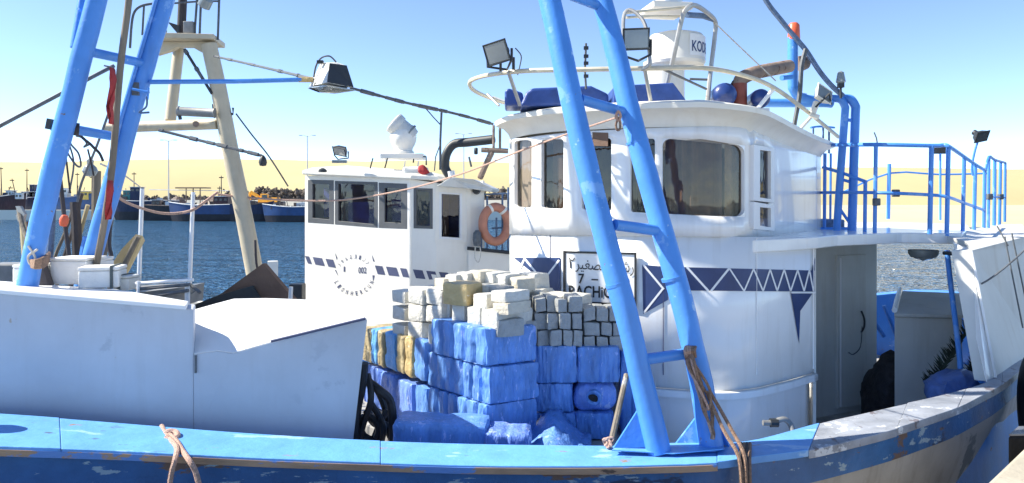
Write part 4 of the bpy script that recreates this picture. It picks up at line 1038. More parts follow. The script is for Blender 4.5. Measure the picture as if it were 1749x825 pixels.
mb.add([fr[5], fr[6], P(555, 740, 6.15), P(560, 518, 6.15)], [(0, 1, 2, 3)])
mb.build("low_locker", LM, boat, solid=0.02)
tube([P(463, 583, 5.53), P(624, 544, 5.58)], 0.011, "lid_edge", "slate_print", boat, 6)
mb = MB().box(P(334, 622, 5.54), (0.012, 0.01, 0.13)).build("locker_seam", "cable_grey", boat)

# ------------------------------------------------------------ cargo
def soft_block(corners, z0, z1, n=(10, 6, 6), r=0.03, ribs=(0, 0), rib_d=0.012, amp=0.008, seed=0, tilt=0.0, waist=0.0, pleat=0.0):
    """stuffed wrapped block over a plan quad (front-left, front-right, back-right, back-left)"""
    c = [Vector((p[0], p[1], 0)) for p in corners]
    wx = (c[1] - c[0]).length; wy = (c[3] - c[0]).length; h = z1 - z0
    hx, hy, hz = wx / 2, wy / 2, h / 2; r = min(r, hx * .8, hy * .8, hz * .8)
    ids = {}; vs = []; fs = []
    def vert(i, j, k):
        key = (i, j, k)
        if key in ids: return ids[key]
        q = Vector(((2 * i / n[0] - 1) * hx, (2 * j / n[1] - 1) * hy, (2 * k / n[2] - 1) * hz))
        cl = Vector((max(-hx + r, min(hx - r, q.x)), max(-hy + r, min(hy - r, q.y)), max(-hz + r, min(hz - r, q.z))))
        d = q - cl; d = d.normalized() if d.length > 1e-6 else Vector()
        p = cl + d * r if d.length > 0 else q
        def rib(t, m): return (abs(math.cos(math.pi * t * m)) ** 14 if 0.02 < t < 0.98 else 0) if m else 0
        tx, ty, tz = i / n[0], j / n[1], k / n[2]
        p.y += ((1 if j == 0 else -1) * rib_d * rib(tx, ribs[0]) + pleat * noise.noise((tx * wx * 45, seed, tz * 2.5))) if j in (0, n[1]) else 0
        p.x += ((1 if i == 0 else -1) * rib_d * (0.35 if pleat else 1) * rib(ty, ribs[1]) + pleat * noise.noise((ty * wy * 45, seed + 9, tz * 2.5))) if i in (0, n[0]) else 0
        if k == n[2]: p.z -= rib_d * 0.8 * rib(tx, ribs[0])
        if waist:
            w_ = waist * math.exp(-((tz - 0.45) / 0.05) ** 2)
            p.x *= 1 - w_ / hx; p.y *= 1 - w_ / hy
        sv = Vector((seed * 3.7, seed * 1.3, seed))
        s1 = noise.noise_vector(p * 7 + sv); s2 = noise.noise_vector(p * 22 + sv)
        p = p + s1 * amp * 1.6 + s2 * amp * 0.8
        a, b_ = (p.x + hx) / wx, (p.y + hy) / wy
        w = c[0] * (1 - a) * (1 - b_) + c[1] * a * (1 - b_) + c[2] * a * b_ + c[3] * (1 - a) * b_
        w.z = z0 + hz + p.z + tilt * (a - 0.5)
        ids[key] = len(vs); vs.append(w); return ids[key]
    def face(f):
        fs.append(f)
    for i in range(n[0]):
        for k in range(n[2]):
            face((vert(i, 0, k), vert(i + 1, 0, k), vert(i + 1, 0, k + 1), vert(i, 0, k + 1)))
            face((vert(i + 1, n[1], k), vert(i, n[1], k), vert(i, n[1], k + 1), vert(i + 1, n[1], k + 1)))
    for j in range(n[1]):
        for k in range(n[2]):
            face((vert(0, j + 1, k), vert(0, j, k), vert(0, j, k + 1), vert(0, j + 1, k + 1)))
            face((vert(n[0], j, k), vert(n[0], j + 1, k), vert(n[0], j + 1, k + 1), vert(n[0], j, k + 1)))
    for i in range(n[0]):
        for j in range(n[1]):
            face((vert(i, j + 1, 0), vert(i + 1, j + 1, 0), vert(i + 1, j, 0), vert(i, j, 0)))
            face((vert(i, j, n[2]), vert(i + 1, j, n[2]), vert(i + 1, j + 1, n[2]), vert(i, j + 1, n[2])))
    mb = MB(); mb.v = vs; mb.f = fs
    return mb
Z0 = EYE
# raised cargo hatch under the pile
hp = MB().prism([(-1.75, 7.3, DECK), (-0.2, 5.75, DECK), (1.35, 6.05, DECK), (1.2, 7.0, DECK), (-0.2, 8.6, DECK)], (0, 0, 0.60))
hp.build("cargo_hatch", "deck_paint", boat, bevel=0.02)
PA = Vector((-0.205, 6.0, 0)); da = Vector((-0.66, 0.75, 0)); db = Vector((0.86, 0.5, 0)).normalized()
def quadAB(base, L, D):      # front-left .. with lit side along da
    return [base + da * L, base, base + db * D, base + da * L + db * D]
GB = "blue wrapped bales in the cargo pile"
def bale(corners, z0, z1, label, m_="bale_blue", n=(48, 30, 12), ribs=(5, 3), seed=1, rib_d=0.026, r=0.018, **kw):
    mb = soft_block(corners, z0, z1, n=n, ribs=ribs, r=r, rib_d=rib_d, pleat=0.014, seed=seed, amp=0.0035, **kw)
    return solo(mb, "bale", m_, label, "bale", group=GB, smooth=True)
bale(quadAB(PA, 0.75, 0.47), Z0 - 1.30, Z0 - 1.005, "blue ribbed bale, top blue layer at the sunlit corner of the pile", seed=1, waist=0.008, ribs=(5, 2))
bale(quadAB(PA + Vector((0.03, 0.0, 0)), 0.86, 0.46), Z0 - 1.602, Z0 - 1.305, "blue ribbed bale, middle blue layer at the sunlit corner of the pile", seed=2, waist=0.01, ribs=(7, 2))
bale(quadAB(PA + Vector((0.0, 0.0, 0)), 0.80, 0.48), Z0 - 1.99, Z0 - 1.607, "blue ribbed bale, bottom layer at the sunlit corner of the pile", seed=3, waist=0.012, ribs=(6, 2))
bale(quadAB(PA + da * 0.82, 0.18, 0.5), Z0 - 2.05, Z0 - 1.62, "narrow upright blue bale wedged left of the bottom corner bale", seed=4, ribs=(1, 2), n=(8, 14, 10))
bale(quadAB(PA + da * 1.04, 0.84, 0.5), Z0 - 1.97, Z0 - 1.60, "pale blue bale sagging to the right under the tan and blue striped bundles", m_="bale_light_blue", seed=5, ribs=(3, 2), tilt=-0.06)
tan = [("bale_tan", 1.62, 0.15, "tan upright bundle at the far left of the pile beside the white locker"), ("bale_sky", 1.47, 0.09, "sky blue upright bundle right of the leftmost tan bundle"), ("bale_tan", 1.37, 0.10, "tan upright bundle between two sky blue bundles"),
       ("bale_sky", 1.26, 0.15, "widest sky blue upright bundle in the striped row"), ("bale_tan", 1.10, 0.11, "tan upright bundle right of the wide sky blue one"), ("package_ochre", 0.98, 0.11, "yellow ochre upright bundle in the striped row"), ("bale_blue", 0.86, 0.15, "deep blue upright bundle at the right end of the striped row")]
for k, (m_, a, w, lab) in enumerate(tan):
    a, w = a * 1.19, w * 1.19; q0 = PA + da * (a - w / 2); u_ = CX + q0.x / q0.y * FOC
    mb = soft_block(quadAB(PA + da * (a - w), w, 0.5), zat(interp([(620, 617), (735, 655)])(u_), q0.y) , zat(interp([(620, 558), (735, 585)])(u_), q0.y), n=(6, 10, 12), r=0.025, ribs=(2, 2), rib_d=0.008, seed=20 + k, waist=0.01, tilt=-0.02)
    solo(mb, "bundle", m_, lab, "bundle", group="striped upright bundles in the cargo pile", smooth=True)
def fq(u0, u1, Y, d=0.5, skew=0.0): 
    a, b_ = P(u0, 0, Y), P(u1, 0, Y + skew); return [a, b_, b_ + Vector((0.03, d, 0)), a + Vector((0.03, d, 0))]
for (u0, u1, za, zb, lab, sd_) in ((914, 986, -1.514, -1.20, "dark blue bale, top blue layer of the shaded side, next the corner", 6), (986, 1059, -1.512, -1.215, "dark blue bale, top blue layer of the shaded side, nearest the leaning leg", 7),
                             (912, 978, -1.76, -1.518, "dark blue bale, middle blue layer of the shaded side, next the corner", 8),
                             (914, 984, -1.99, -1.764, "dark blue bale, bottom layer of the shaded side, next to the corner bales", 9), (984, 1048, -1.99, -1.764, "dark blue bale, bottom layer of the shaded side, below the round roll", 10)):
    bale(fq(u0, u1, 6.36, 0.42), Z0 + za, Z0 + zb, lab, seed=sd_, ribs=(2, 2), n=(36, 12, 10), rib_d=0.010)
bale(fq(1060, 1100, 6.5), Z0 - 1.99, Z0 - 1.27, "tall dark blue bale standing behind the foot of the leaning leg", seed=12, n=(8, 8, 12), ribs=(2, 2))
rt = thing("roll", P(1013, 706, 6.4), "thick blue wrapped roll with a dark hollow end, middle blue layer of the shaded side", "roll")
mb = soft_block(fq(979, 1054, 6.36, 0.42), Z0 - 1.762, Z0 - 1.516, n=(30, 12, 12), ribs=(0, 0), r=0.10, amp=0.006, seed=11, pleat=0.006)
mb.build("wrap", "bale_light_blue", rt, smooth=True)
hc = P(1014, 680, 6.345)
MB().lathe(hc, [(0.02, 0.02), (0.035, 0.0), (0.055, -0.008), (0.065, 0.0), (0.07, 0.03)], 18, (0.2, 1, 0.1)).build("rolled_rim", "bale_blue", rt, smooth=True)
m2 = MB().lathe(hc + Vector((0, -0.006, 0)), [(0.0, 0.0), (0.03, 0.0), (0.034, 0.012)], 12, (0, 1, 0)); m2.v = [Vector((hc.x + (v.x - hc.x) * 1.3 + (v.z - hc.z) * -0.5, v.y, v.z)) for v in m2.v]
m2.build("hollow", "dark_net", rt)  # flat dark disc, the shade inside the roll put into its colour
# loose tarpaulin lumps in front of the pile
for k, (u0, u1, va, vb, Y, m_, lab) in enumerate(((668, 832, 724, 775, 5.62, "bale_blue", "low flat blue bale lying in front of the pile, against the rail"), (824, 905, 742, 775, 5.6, "bale_light_blue", "crumpled light blue sheet lying low between bale and rail"))):
    mb = soft_block(fq(u0, u1, Y, 0.35), zat(vb, Y), zat(va, Y), n=(22, 8, 6), r=0.04, ribs=(2, 1), rib_d=0.012, amp=0.007, seed=31 + k, tilt=-0.03)
    solo(mb, "flat_bale", m_, lab, "bale", smooth=True)
mb = MB(); nU, nV = 22, 12
for j in range(nV + 1):
    for i in range(nU + 1):
        u = lerp(884, 1010, i / nU); Y = lerp(5.6, 6.3, j / nV)
        g = math.exp(-((u - 945) / 34) ** 2) * 0.22 * (0.35 + 0.65 * j / nV)
        z = Z0 - 1.93 + g + 0.03 * noise.noise((i * 0.5, j * 0.5, 3)); mb.v.append(Vector((P(u, 0, Y).x, Y, z)))
for j in range(nV):
    for i in range(nU): a = j * (nU + 1) + i; mb.f.append((a, a + 1, a + nU + 2, a + nU + 1))
o = solo(mb, "tarpaulin", "bale_blue", "blue plastic sheet bunched up in front of the shaded bales", "tarpaulin", smooth=True, solid=0.006)

# small wrapped packages; each: u0,u1 (front face), v0,v1, Y at its right front corner, turn, depth, material
GP = "small wrapped packages piled on the blue bales"
_n = [0]
def pack(u0, u1, v0, v1, Y, turn, d, m_, label, name="package"):
    """front face spans u0..u1 and v0..v1, right front corner at distance Y"""
    _n[0] += 1
    rz = R(turn); w = (u1 - u0) / FOC * Y / math.cos(rz)
    c = P(u1, 0, Y); ex = Vector((math.cos(rz), math.sin(rz), 0)); ey = Vector((-math.sin(rz), math.cos(rz), 0))
    p1 = Vector((c.x, Y, 0)); p0 = p1 - ex * w
    z1, z0 = zat(v0, Y), zat(v1, Y)
    rng = random.Random(_n[0] * 7)
    mb = soft_block([p0, p1, p1 + ey * d, p0 + ey * d], z0, z1, n=(7, 7, 6), r=min(w, z1 - z0) * 0.11, amp=0.0045, seed=_n[0], tilt=rng.uniform(-0.015, 0.015), ribs=(rng.choice((0, 2, 3)), 2), rib_d=0.006)
    return solo(mb, name, m_, label, "package", group=GP, smooth=True)
WT, SHADE_GR = "package_white", "package_shade_grey"
LT = -45
L3 = "small white package in the left column beside the yellow package, "
for col, (ua, ub, Y, nm) in enumerate(((665, 691, 6.95, "leftmost column"), (692, 721, 6.75, "second column from the left"), (723, 754, 6.6, "third column from the left"))):
    dv = -3 * (2 - col)
    for row, (va, vb) in enumerate(((492, 519), (520, 549), (550, 582))):
        if col == 2 and row == 2: continue
        pack(ua, ub, va + (6 if col == 0 else 0) + col * 2, vb + col * 2, Y, LT, 0.3, WT, "white package left in the pile, %s, %s" % (nm, ("top", "middle", "bottom")[row]))
pack(728, 752, 556, 592, 6.5, LT, 0.3, WT, "white package tucked left of the top corner bale, lowest in its column")
for k, (a, b, va, vb, Y) in enumerate(((744, 768, 516, 549, 6.62), (769, 793, 520, 554, 6.42), (795, 819, 526, 559, 6.22), (820, 848, 532, 564, 6.02))):
    pack(a, b, va, vb, Y, LT, 0.42 if k == 3 else 0.3, WT, ("white package resting on the top corner bale, " + ("first from the left", "second from the left", "third from the left", "fourth from the left, with its long shaded side"))[0:49 + 60][k * 0:] if False else "white package on the top corner bale, %s" % ("first from the left", "second from the left", "third from the left", "fourth, with a long shaded side")[k])
pack(752, 797, 485, 524, 6.35, LT + 12, 0.24, "package_ochre", "yellow ochre package on top of the white packages", "package")
pack(806, 832, 503, 534, 6.2, LT, 0.3, WT, "white package right of the yellow package, below the top row")
for k, (a, b, va, vb, Y, t_) in enumerate(((838, 863, 499, 518, 6.0, 0), (840, 868, 519, 540, 5.97, 4))):
    pack(a, b, va, vb, Y, LT + t_, 0.28, "package_cream" if k else WT, ("flat white package with a shaded right side, upper of two", "flat cream package with a shaded right side, lower of two")[k])
pack(868, 888, 503, 521, 6.3, 20, 0.2, SHADE_GR, "small shade-grey package right of the upper flat white one")
pack(862, 890, 520, 548, 6.25, 24, 0.25, SHADE_GR, "shade-grey package leaning right of the large white package, upper of two")
pack(884, 905, 528, 552, 6.3, 20, 0.25, SHADE_GR, "second shade-grey package right of the large white package")
pack(850, 896, 543, 574, 6.12, 26, 0.25, SHADE_GR, "long shade-grey package lying on the corner bale's shaded side")
pack(896, 918, 548, 578, 6.3, 24, 0.25, SHADE_GR, "dark shade-grey package at the right end of the corner bale")
crown = [(738, 758, 476, 497, 6.85), (758, 779, 470, 491, 6.8), (779, 799, 466, 486, 6.78), (800, 820, 463, 485, 6.74), (821, 842, 466, 489, 6.7), (843, 863, 470, 495, 6.64), (864, 884, 476, 502, 6.58), (886, 912, 468, 496, 6.9)]
for k, (a, b, va, vb, Y) in enumerate(crown):
    pack(a, b, va, vb, Y, LT + (k * 37 % 11) - 5, 0.22, WT if k % 3 else "package_cream", "pale package in the crowning row, %s" % ("at the left end", "second from the left", "third from the left", "fourth from the left", "fifth from the left", "sixth from the left", "seventh from the left", "last, below the blue painted stripe")[k])
for k, (a, b, va, vb, Y) in enumerate(((733, 752, 497, 518, 6.62), (752, 770, 494, 514, 6.75), (798, 816, 487, 502, 6.55), (816, 834, 488, 503, 6.5), (834, 853, 491, 505, 6.4), (853, 872, 497, 512, 6.35))):
    pack(a, b, va, vb, Y, LT + (k * 29 % 13) - 6, 0.2, WT if k % 2 else SHADE_GR, "small package wedged under the crowning row, %s" % ("at the left end", "just left of the yellow package", "just right of the yellow package", "second right of the yellow package", "third right of the yellow package", "at the right end")[k])
pack(780, 870, 492, 512, 6.75, -5, 0.4, SHADE_GR, "flat shade-grey package in shadow under the crowning row")
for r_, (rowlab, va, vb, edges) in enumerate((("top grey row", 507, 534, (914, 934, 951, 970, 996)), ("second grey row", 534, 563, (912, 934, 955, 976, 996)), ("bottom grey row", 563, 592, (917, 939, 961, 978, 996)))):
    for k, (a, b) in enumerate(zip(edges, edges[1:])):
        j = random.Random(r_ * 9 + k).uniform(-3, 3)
        pack(a + 0.7, b - 0.7, va + j * (r_ == 0) + 0.6, vb - 0.6, 6.36 + 0.03 * math.sin(k * 2 + r_), 6 + 6 * ((k + r_) % 3), 0.3, SHADE_GR, "small shade-grey package on shaded bales, %s, %s from the left" % (rowlab, ("first", "second", "third", "fourth")[k]))
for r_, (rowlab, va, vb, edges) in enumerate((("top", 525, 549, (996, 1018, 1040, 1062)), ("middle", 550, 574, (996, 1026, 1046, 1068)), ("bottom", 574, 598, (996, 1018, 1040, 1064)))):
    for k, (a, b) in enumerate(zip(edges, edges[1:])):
        pack(a + 0.7, b - 0.7, va + 0.5, vb - 0.5, 6.42 + 0.02 * k, 4, 0.3, SHADE_GR, "small shade-grey package by the leaning leg, %s of its stack, stack %s" % (rowlab, ("farthest from the leg", "in the middle", "at the leg")[k]))
for k, (a, b, va, vb, Y, d) in enumerate(((880, 922, 497, 520, 6.75, 0.3), (926, 958, 505, 524, 6.6, 0.3), (959, 990, 506, 526, 6.6, 0.3), (890, 925, 512, 540, 6.62, 0.3))):
    pack(a, b, va, vb, Y, LT + 18, d, WT, "sunlit white package behind the grey rows, %s" % ("leftmost", "middle, below the sign", "rightmost, below the sign lettering", "lower one leaning forward")[k])
# core packages that fill the middle of the pile
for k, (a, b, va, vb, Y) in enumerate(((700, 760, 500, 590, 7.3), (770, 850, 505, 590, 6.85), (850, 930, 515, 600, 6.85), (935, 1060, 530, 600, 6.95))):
    pack(a, b, va, vb, Y, -8, 0.5, SHADE_GR, "big shade-grey sack in the heart of the pile, %s" % ("behind the left columns", "behind the yellow package", "behind the long grey package", "behind the grey rows")[k], name="sack")

# black tubes and nets between locker and pile
t = thing("hose_tangle", P(625, 760, 5.9), "tangle of black hoses between the white locker and the blue bales", "hoses")
rng = random.Random(5)
for k, pts in enumerate(([(622, 620), (618, 660), (610, 700), (606, 755)], [(628, 640), (634, 680), (622, 720), (612, 755)], [(625, 650), (650, 668), (668, 690), (672, 755)], [(634, 690), (650, 715), (655, 735), (650, 758)],
                         [(610, 720), (630, 712), (648, 730), (640, 752), (620, 745), (612, 725)], [(662, 700), (650, 720), (640, 745), (634, 758)], [(626, 700), (640, 722), (660, 728), (668, 745)], [(618, 640), (640, 660), (655, 690), (662, 720), (668, 750)])):
    tube([P(u, v, 5.85 + 0.04 * k + 0.05 * math.sin(v * 0.1)) for u, v in pts], 0.026 if k % 2 else 0.034, "hose", "black_rubber", t, 8, 5)

# wooden stick and rope by the foot of the leg
mb = MB().tube([P(1070, 640, 5.6), P(1052, 720, 5.35), P(1045, 752, 5.28)], lambda q: 0.02 + 0.004 * q, 8)
solo(mb, "stick", "weathered_wood", "weathered stick leaning beside the foot of the blue leg", "stick", smooth=True)
def knot(u, v, Y, r, m_, name, label, seed=0, turns=10, rt=0.012, flat=1.0):
    rng = random.Random(seed); c = P(u, v, Y); pts = []
    for i in range(turns * 4):
        a = rng.uniform(0, 6.28); e = rng.uniform(-1, 1); q = rng.uniform(0.4, 1)
        pts.append(c + Vector((r * q * math.cos(a) * math.sqrt(1 - e * e), r * q * math.sin(a) * math.sqrt(1 - e * e), r * q * e * flat)))
    return MB().tube(pts, rt, 6, 4)
solo(knot(1040, 756, 5.15, 0.045, None, "", "", 3, 6, 0.009), "rope_knot", "rope_pink", "frayed orange rope knot beside the stick at the leg's foot", "rope", smooth=True)
t = thing("rail_rope", P(300, 760, 5.0), "frayed pinkish rope knotted over the blue rail below the white locker", "rope")
tube([P(276, 728, 5.36), P(283, 742, 5.2), P(292, 752, 5.05), P(302, 765, 4.85), P(299, 785, 4.68), P(292, 812, 4.66), P(288, 850, 4.65)], 0.017, "rope_end", "rope_pink", t, 8, 4)
tube([P(284, 738, 5.25), P(300, 752, 5.05), P(310, 768, 4.85), P(322, 785, 4.68), P(334, 806, 4.66), P(345, 850, 4.65)], 0.017, "rope_end", "rope_pink", t, 8, 4)
tube([P(280, 750, 5.2), P(286, 738, 5.2), P(300, 738, 5.2), P(303, 746, 5.12), P(292, 752, 5.08), P(284, 747, 5.1)], 0.02, "knot", "rope_pink", t, 8, 4)
# brown ropes hanging from the lowest rung of the second leg, down over the rail
t = thing("hanging_ropes", P(1200, 760, 5.0), "brown ropes wound on the lowest rung and running down over the rail", "rope")
rng = random.Random(9)
for k in range(9):
    j = lambda a: rng.uniform(-a, a)
    tube([P(1176 + j(4), 594, 5.16), P(1182 + j(9), 622 + j(6), 5.08 + j(.04)), P(1200 + j(12), 655 + j(9), 5.05 + j(.04)), P(1208 + j(11), 690 + j(9), 5.03 + j(.04)), P(1213 + j(9), 720 + 12 * j(2), 5.02), P(1218 + j(6), 750, 5.0)][: 6 if k % 2 else 4], 0.0095, "strand", "rope_brown" if k % 3 else "rope_pink", t, 6, 4)
for k in range(5): tube([P(1172 + k * 4, 610, 5.14), P(1170 + k * 4, 600, 5.1), P(1172 + k * 4, 592, 5.16), P(1176 + k * 4, 598, 5.24), P(1174 + k * 4, 612, 5.2), P(1172 + k * 4, 610, 5.14)], 0.011, "winding", "rope_pink" if k < 3 else "rope_brown", t, 6, 3)
for a, b, c, d in ((1212, 1250, 1272, 1274), (1206, 1236, 1262, 1268)):
    tube([P(a, 668, 5.05), P(b, 735, 4.95), P(c, 782, 4.82), P(d, 850, 4.78)], 0.013, "strand", "rope_brown", t, 6, 4)
for k in range(4): tube([P(1266 + k * 5, 758, 5.2), P(1265 + k * 5, 785, 4.84), P(1266 + k * 5, 850, 4.80)], 0.014, "strand", "rope_brown" if k % 2 else "rope_dark", t, 6, 3)
t = thing("small_rope_loop", P(1057, 215, 5.55), "small orange-brown rope loop hanging from the upper rung between the legs", "rope")
tube([P(1056, 202, 5.5), P(1052, 212, 5.5), P(1054, 222, 5.5), P(1059, 220, 5.5), P(1059, 208, 5.5), P(1057, 200, 5.5)], 0.008, "loop", "rope_brown", t, 6, 4)
tube([P(1052, 198, 5.48), P(1056, 190, 5.44), P(1060, 198, 5.48), P(1056, 206, 5.5), P(1051, 199, 5.48)], 0.010, "knot", "rope_pink", t, 6, 4)

# ------------------------------------------------------------ things around the passage aft
mb = MB(); rng = random.Random(8)
def heap(uv, Y, d, name, m_, label, cat, seed, rough=0.05):
    """crumpled heap filling an outline, with real depth"""
    c = Vector((sum(p[0] for p in uv) / len(uv), sum(p[1] for p in uv) / len(uv), 0))
    mb = MB(); L = 9; n = len(uv) * 4
    out = [Vector((lerp(uv[i // 4][0], uv[(i // 4 + 1) % len(uv)][0], i % 4 / 4), lerp(uv[i // 4][1], uv[(i // 4 + 1) % len(uv)][1], i % 4 / 4), 0)) for i in range(n)]
    for k in range(L + 1):
        a = math.pi * k / L; s_ = math.sin(a) ** 0.7 if 0 < k < L else 0.02; dy = -math.cos(a) * d
        for q in out:
            w = c + (q - c) * s_; p = P(w.x, w.y, Y); p.y += dy
            nv = noise.noise_vector(p * 6 + Vector((seed, 0, 0))) * rough + noise.noise_vector(p * 17) * rough * 0.5
            mb.v.append(p + nv)
    for k in range(L):
        for i in range(n): mb.f.append((k * n + i, k * n + (i + 1) % n, (k + 1) * n + (i + 1) % n, (k + 1) * n + i))
    return solo(mb, name, m_, label, cat, smooth=True)
heap([(1526, 598), (1528, 690), (1515, 745), (1472, 745), (1478, 690), (1482, 655), (1500, 625)], 8.6, 0.25, "net_pile", "dark_net", "black fishing net hanging in a pile left of the grey cabinet", "net", 3)
heap([(1600, 640), (1640, 628), (1668, 640), (1675, 660), (1650, 700), (1600, 700), (1583, 680), (1582, 655)], 7.25, 0.2, "plastic_sack", "steel_blue_sheet", "shiny dark blue sack lying behind the rail near the blue stanchion", "sack", 5)
# dry palm fronds beside the cabinet
t = thing("palm_frond", P(1630, 660, 7.6), "dark dry palm frond leaning against the grey cabinet behind the blue stanchion", "palm frond")
for s_, (a, b, c) in enumerate((((1586, 662), (1620, 615), (1655, 560)), ((1660, 655), (1668, 600), (1652, 552)))):
    pts = catmull([P(*a, 7.65), P(*b, 7.7), P(*c, 7.8)], 18)
    MB().tube(pts, 0.012, 6).build("stem", "dry_leaf", t)
    lf = MB()
    for i, p in enumerate(pts):
        for sgn in (-1, 1):
            for q in range(3):
                d = Vector((sgn * 0.085 * (1 - 0.3 * i / 20), rng.uniform(-.05, .05), 0.07 + rng.uniform(-.04, .04) + 0.02 * q))
                w = Vector((0, 0.0, 0.011)); lf.add([p - w, p + d * 0.5 - w, p + d, p + d * 0.5 + w, p + w], [(0, 1, 2, 3, 4)])
    tag(lf.build("leaflets", "dry_leaf", t, solid=0.002), kind="stuff")
# black ring put in for the hull's shadowed gap, metal edge below
t = thing("gap_shade_ring", P(1762, 700, 5.7), "black ring filling in for the shaded gap between hull and quay, far right", "fender")
ring_ = [P(1790, 700, 6.4) + Vector((0.10 * math.cos(a) * 0.9, 0.30 * math.cos(a), 0.42 * math.sin(a))) for a in [i * math.pi / 14 for i in range(29)]]
tube(ring_, 0.13, "deep_black", "deep_black", t, 12)
t2 = thing("rubber_buffer", (3.66, 5.75, 2.0), "dark rubber buffer on the quay edge at the lower right corner", "buffer")
tp4 = [P(1722, 744, 5.45), P(1800, 742, 5.45), P(1800, 728, 5.8), P(1738, 730, 5.8)]
MB().prism(tp4, (0, 0, -1.2)).build("rubber_block", "deep_black", t2, bevel=0.02)
MB().prism([p + Vector((0, -0.01, 0.012)) for p in tp4], (0, 0, -0.012)).build("metal_cap", "fender_shine", t2)

# ------------------------------------------------------------ the second boat, moored beyond
b2 = thing("fishing_boat", (-1.5, 14.3, 0.0), "smaller cream fishing boat moored beyond, its wheelhouse with three dark-framed front windows", "boat")
up = [(-9.6, 14.6, 2.2), (-8.2, 13.2, 2.0), (-6.2, 12.5, 1.85), (-4.0, 12.25, 1.85), (-1.5, 12.2, 2.0), (0.8, 12.35, 2.25), (2.4, 12.8, 2.3), (2.9, 14.3, 2.35), (2.2, 15.8, 2.3), (-1.0, 16.4, 2.0), (-5.0, 16.2, 1.8), (-8.3, 15.6, 2.0)]
lp = catmull([Vector(p) for p in up] + [Vector(up[0])], 5)[:-1]; M2 = len(lp)
n2 = [Vector(((lp[(i + 1) % M2] - lp[i - 1]).y, -(lp[(i + 1) % M2] - lp[i - 1]).x, 0)).normalized() for i in range(M2)]
def ring2(rows, name, m_):
    mb = MB(); nr = len(rows); mb.v = [Vector((lp[i].x + n2[i].x * o_, lp[i].y + n2[i].y * o_, lp[i].z + dz)) for i in range(M2) for o_, dz in rows]
    for i in range(M2):
        b_ = (i + 1) % M2
        for j in range(nr - 1): mb.f.append((i * nr + j, i * nr + j + 1, b_ * nr + j + 1, b_ * nr + j))
    return mb.build(name, m_, b2, smooth=True)
ring2([(0.0, 0), (-0.05, -0.5), (-0.2, -1.3), (-0.6, -2.4)], "hull", "second_house_white")
ring2([(0.03, 0.0), (0.03, 0.06), (-0.2, 0.06), (-0.2, 0.0), (-0.2, -0.6)], "gunwale", "cream_white")
mb = MB(); mb.v = [Vector((-3, 14.3, 1.35))] + [Vector((p.x, p.y, 1.35)) for p in lp]; mb.f = [(0, 1 + i, 1 + (i + 1) % M2) for i in range(M2)]
mb.build("deck", "deck_paint", b2)
W2 = Wall([(P(522, 0, 14).x, 14), (P(700, 0, 13).x, 13), (P(745, 0, 13.05).x, 13.05), (P(803, 0, 13.3).x, 13.3), (P(826, 0, 13.5).x, 13.5)], k=0)
t2v = interp([(522, 300), (600, 300), (700, 306), (745, 312), (830, 326)])
h2 = interp([(527, 307), (571, 308), (574, 309), (645, 311), (648, 312), (697, 314), (708, 321), (738, 322), (750, 328), (788, 330)])
s2 = interp([(527, 379), (571, 382), (645, 388), (697, 390), (708, 389), (738, 390), (750, 407), (788, 409)])
wn = [(528, 570), (574, 645), (649, 695), (708, 738), (751, 788)]
W2.grid(522, 826, [t2v, h2, s2, lambda u: 470, lambda u: HOR + 2.65 / W2.plan(u).y * FOC], [x for w in wn for x in w] + [700, 745, 803], 20,
        skip=lambda u, j: j == 1 and any(a < u < b for a, b in wn)).build("wheelhouse_wall", "second_house_white", b2, solid=0.03)
c1, c2, c3 = W2.plan(522), W2.plan(826), Vector((-1.0, 16.2, 0)); c4 = Vector((-3.3, 16.0, 0))
mb = MB()
for p, q in ((c2, c3), (c3, c4), (c4, c1)): mb.add([(p.x, p.y, 1.35), (q.x, q.y, 1.35), (q.x, q.y, EYE + 0.38), (p.x, p.y, EYE + 0.38)], [(0, 1, 2, 3)])
mb.build("rear_wall", "second_house_white", b2, solid=0.03)
def frame2(a, b, m_, bar, gm="dark_glass", off=0.02):
    f0, f1 = h2, s2; mb = MB()
    o_ = [(a - 1, f0(a)), (a - 1, f1(a) + 1), (b + 1, f1(b) + 1), (b + 1, f0(b))]; i_ = [(a + bar, f0(a) + bar), (a + bar, f1(a) - bar), (b - bar, f1(b) - bar), (b - bar, f0(b) + bar)]
    mb.v = [W2.at(u, v, 0.0) for u, v in o_] + [W2.at(u, v, off) for u, v in o_] + [W2.at(u, v, off) for u, v in i_] + [W2.at(u, v, -0.03) for u, v in i_]
    for i in range(4):
        j = (i + 1) % 4
        for k in range(3): mb.f.append((k * 4 + i, k * 4 + j, (k + 1) * 4 + j, (k + 1) * 4 + i))
    fr = mb.build("window", m_, b2, bevel=0.004)
    m2 = MB(); m2.v = [W2.at(u, v, -0.02) for u, v in i_]; m2.f = [(0, 1, 2, 3)]; m2.build("pane", gm, fr)
    return fr
for k, (a, b) in enumerate(wn): frame2(a, b, "grey_gasket" if k < 4 else "white_print", (7, 5, 9, 4, 3)[k])
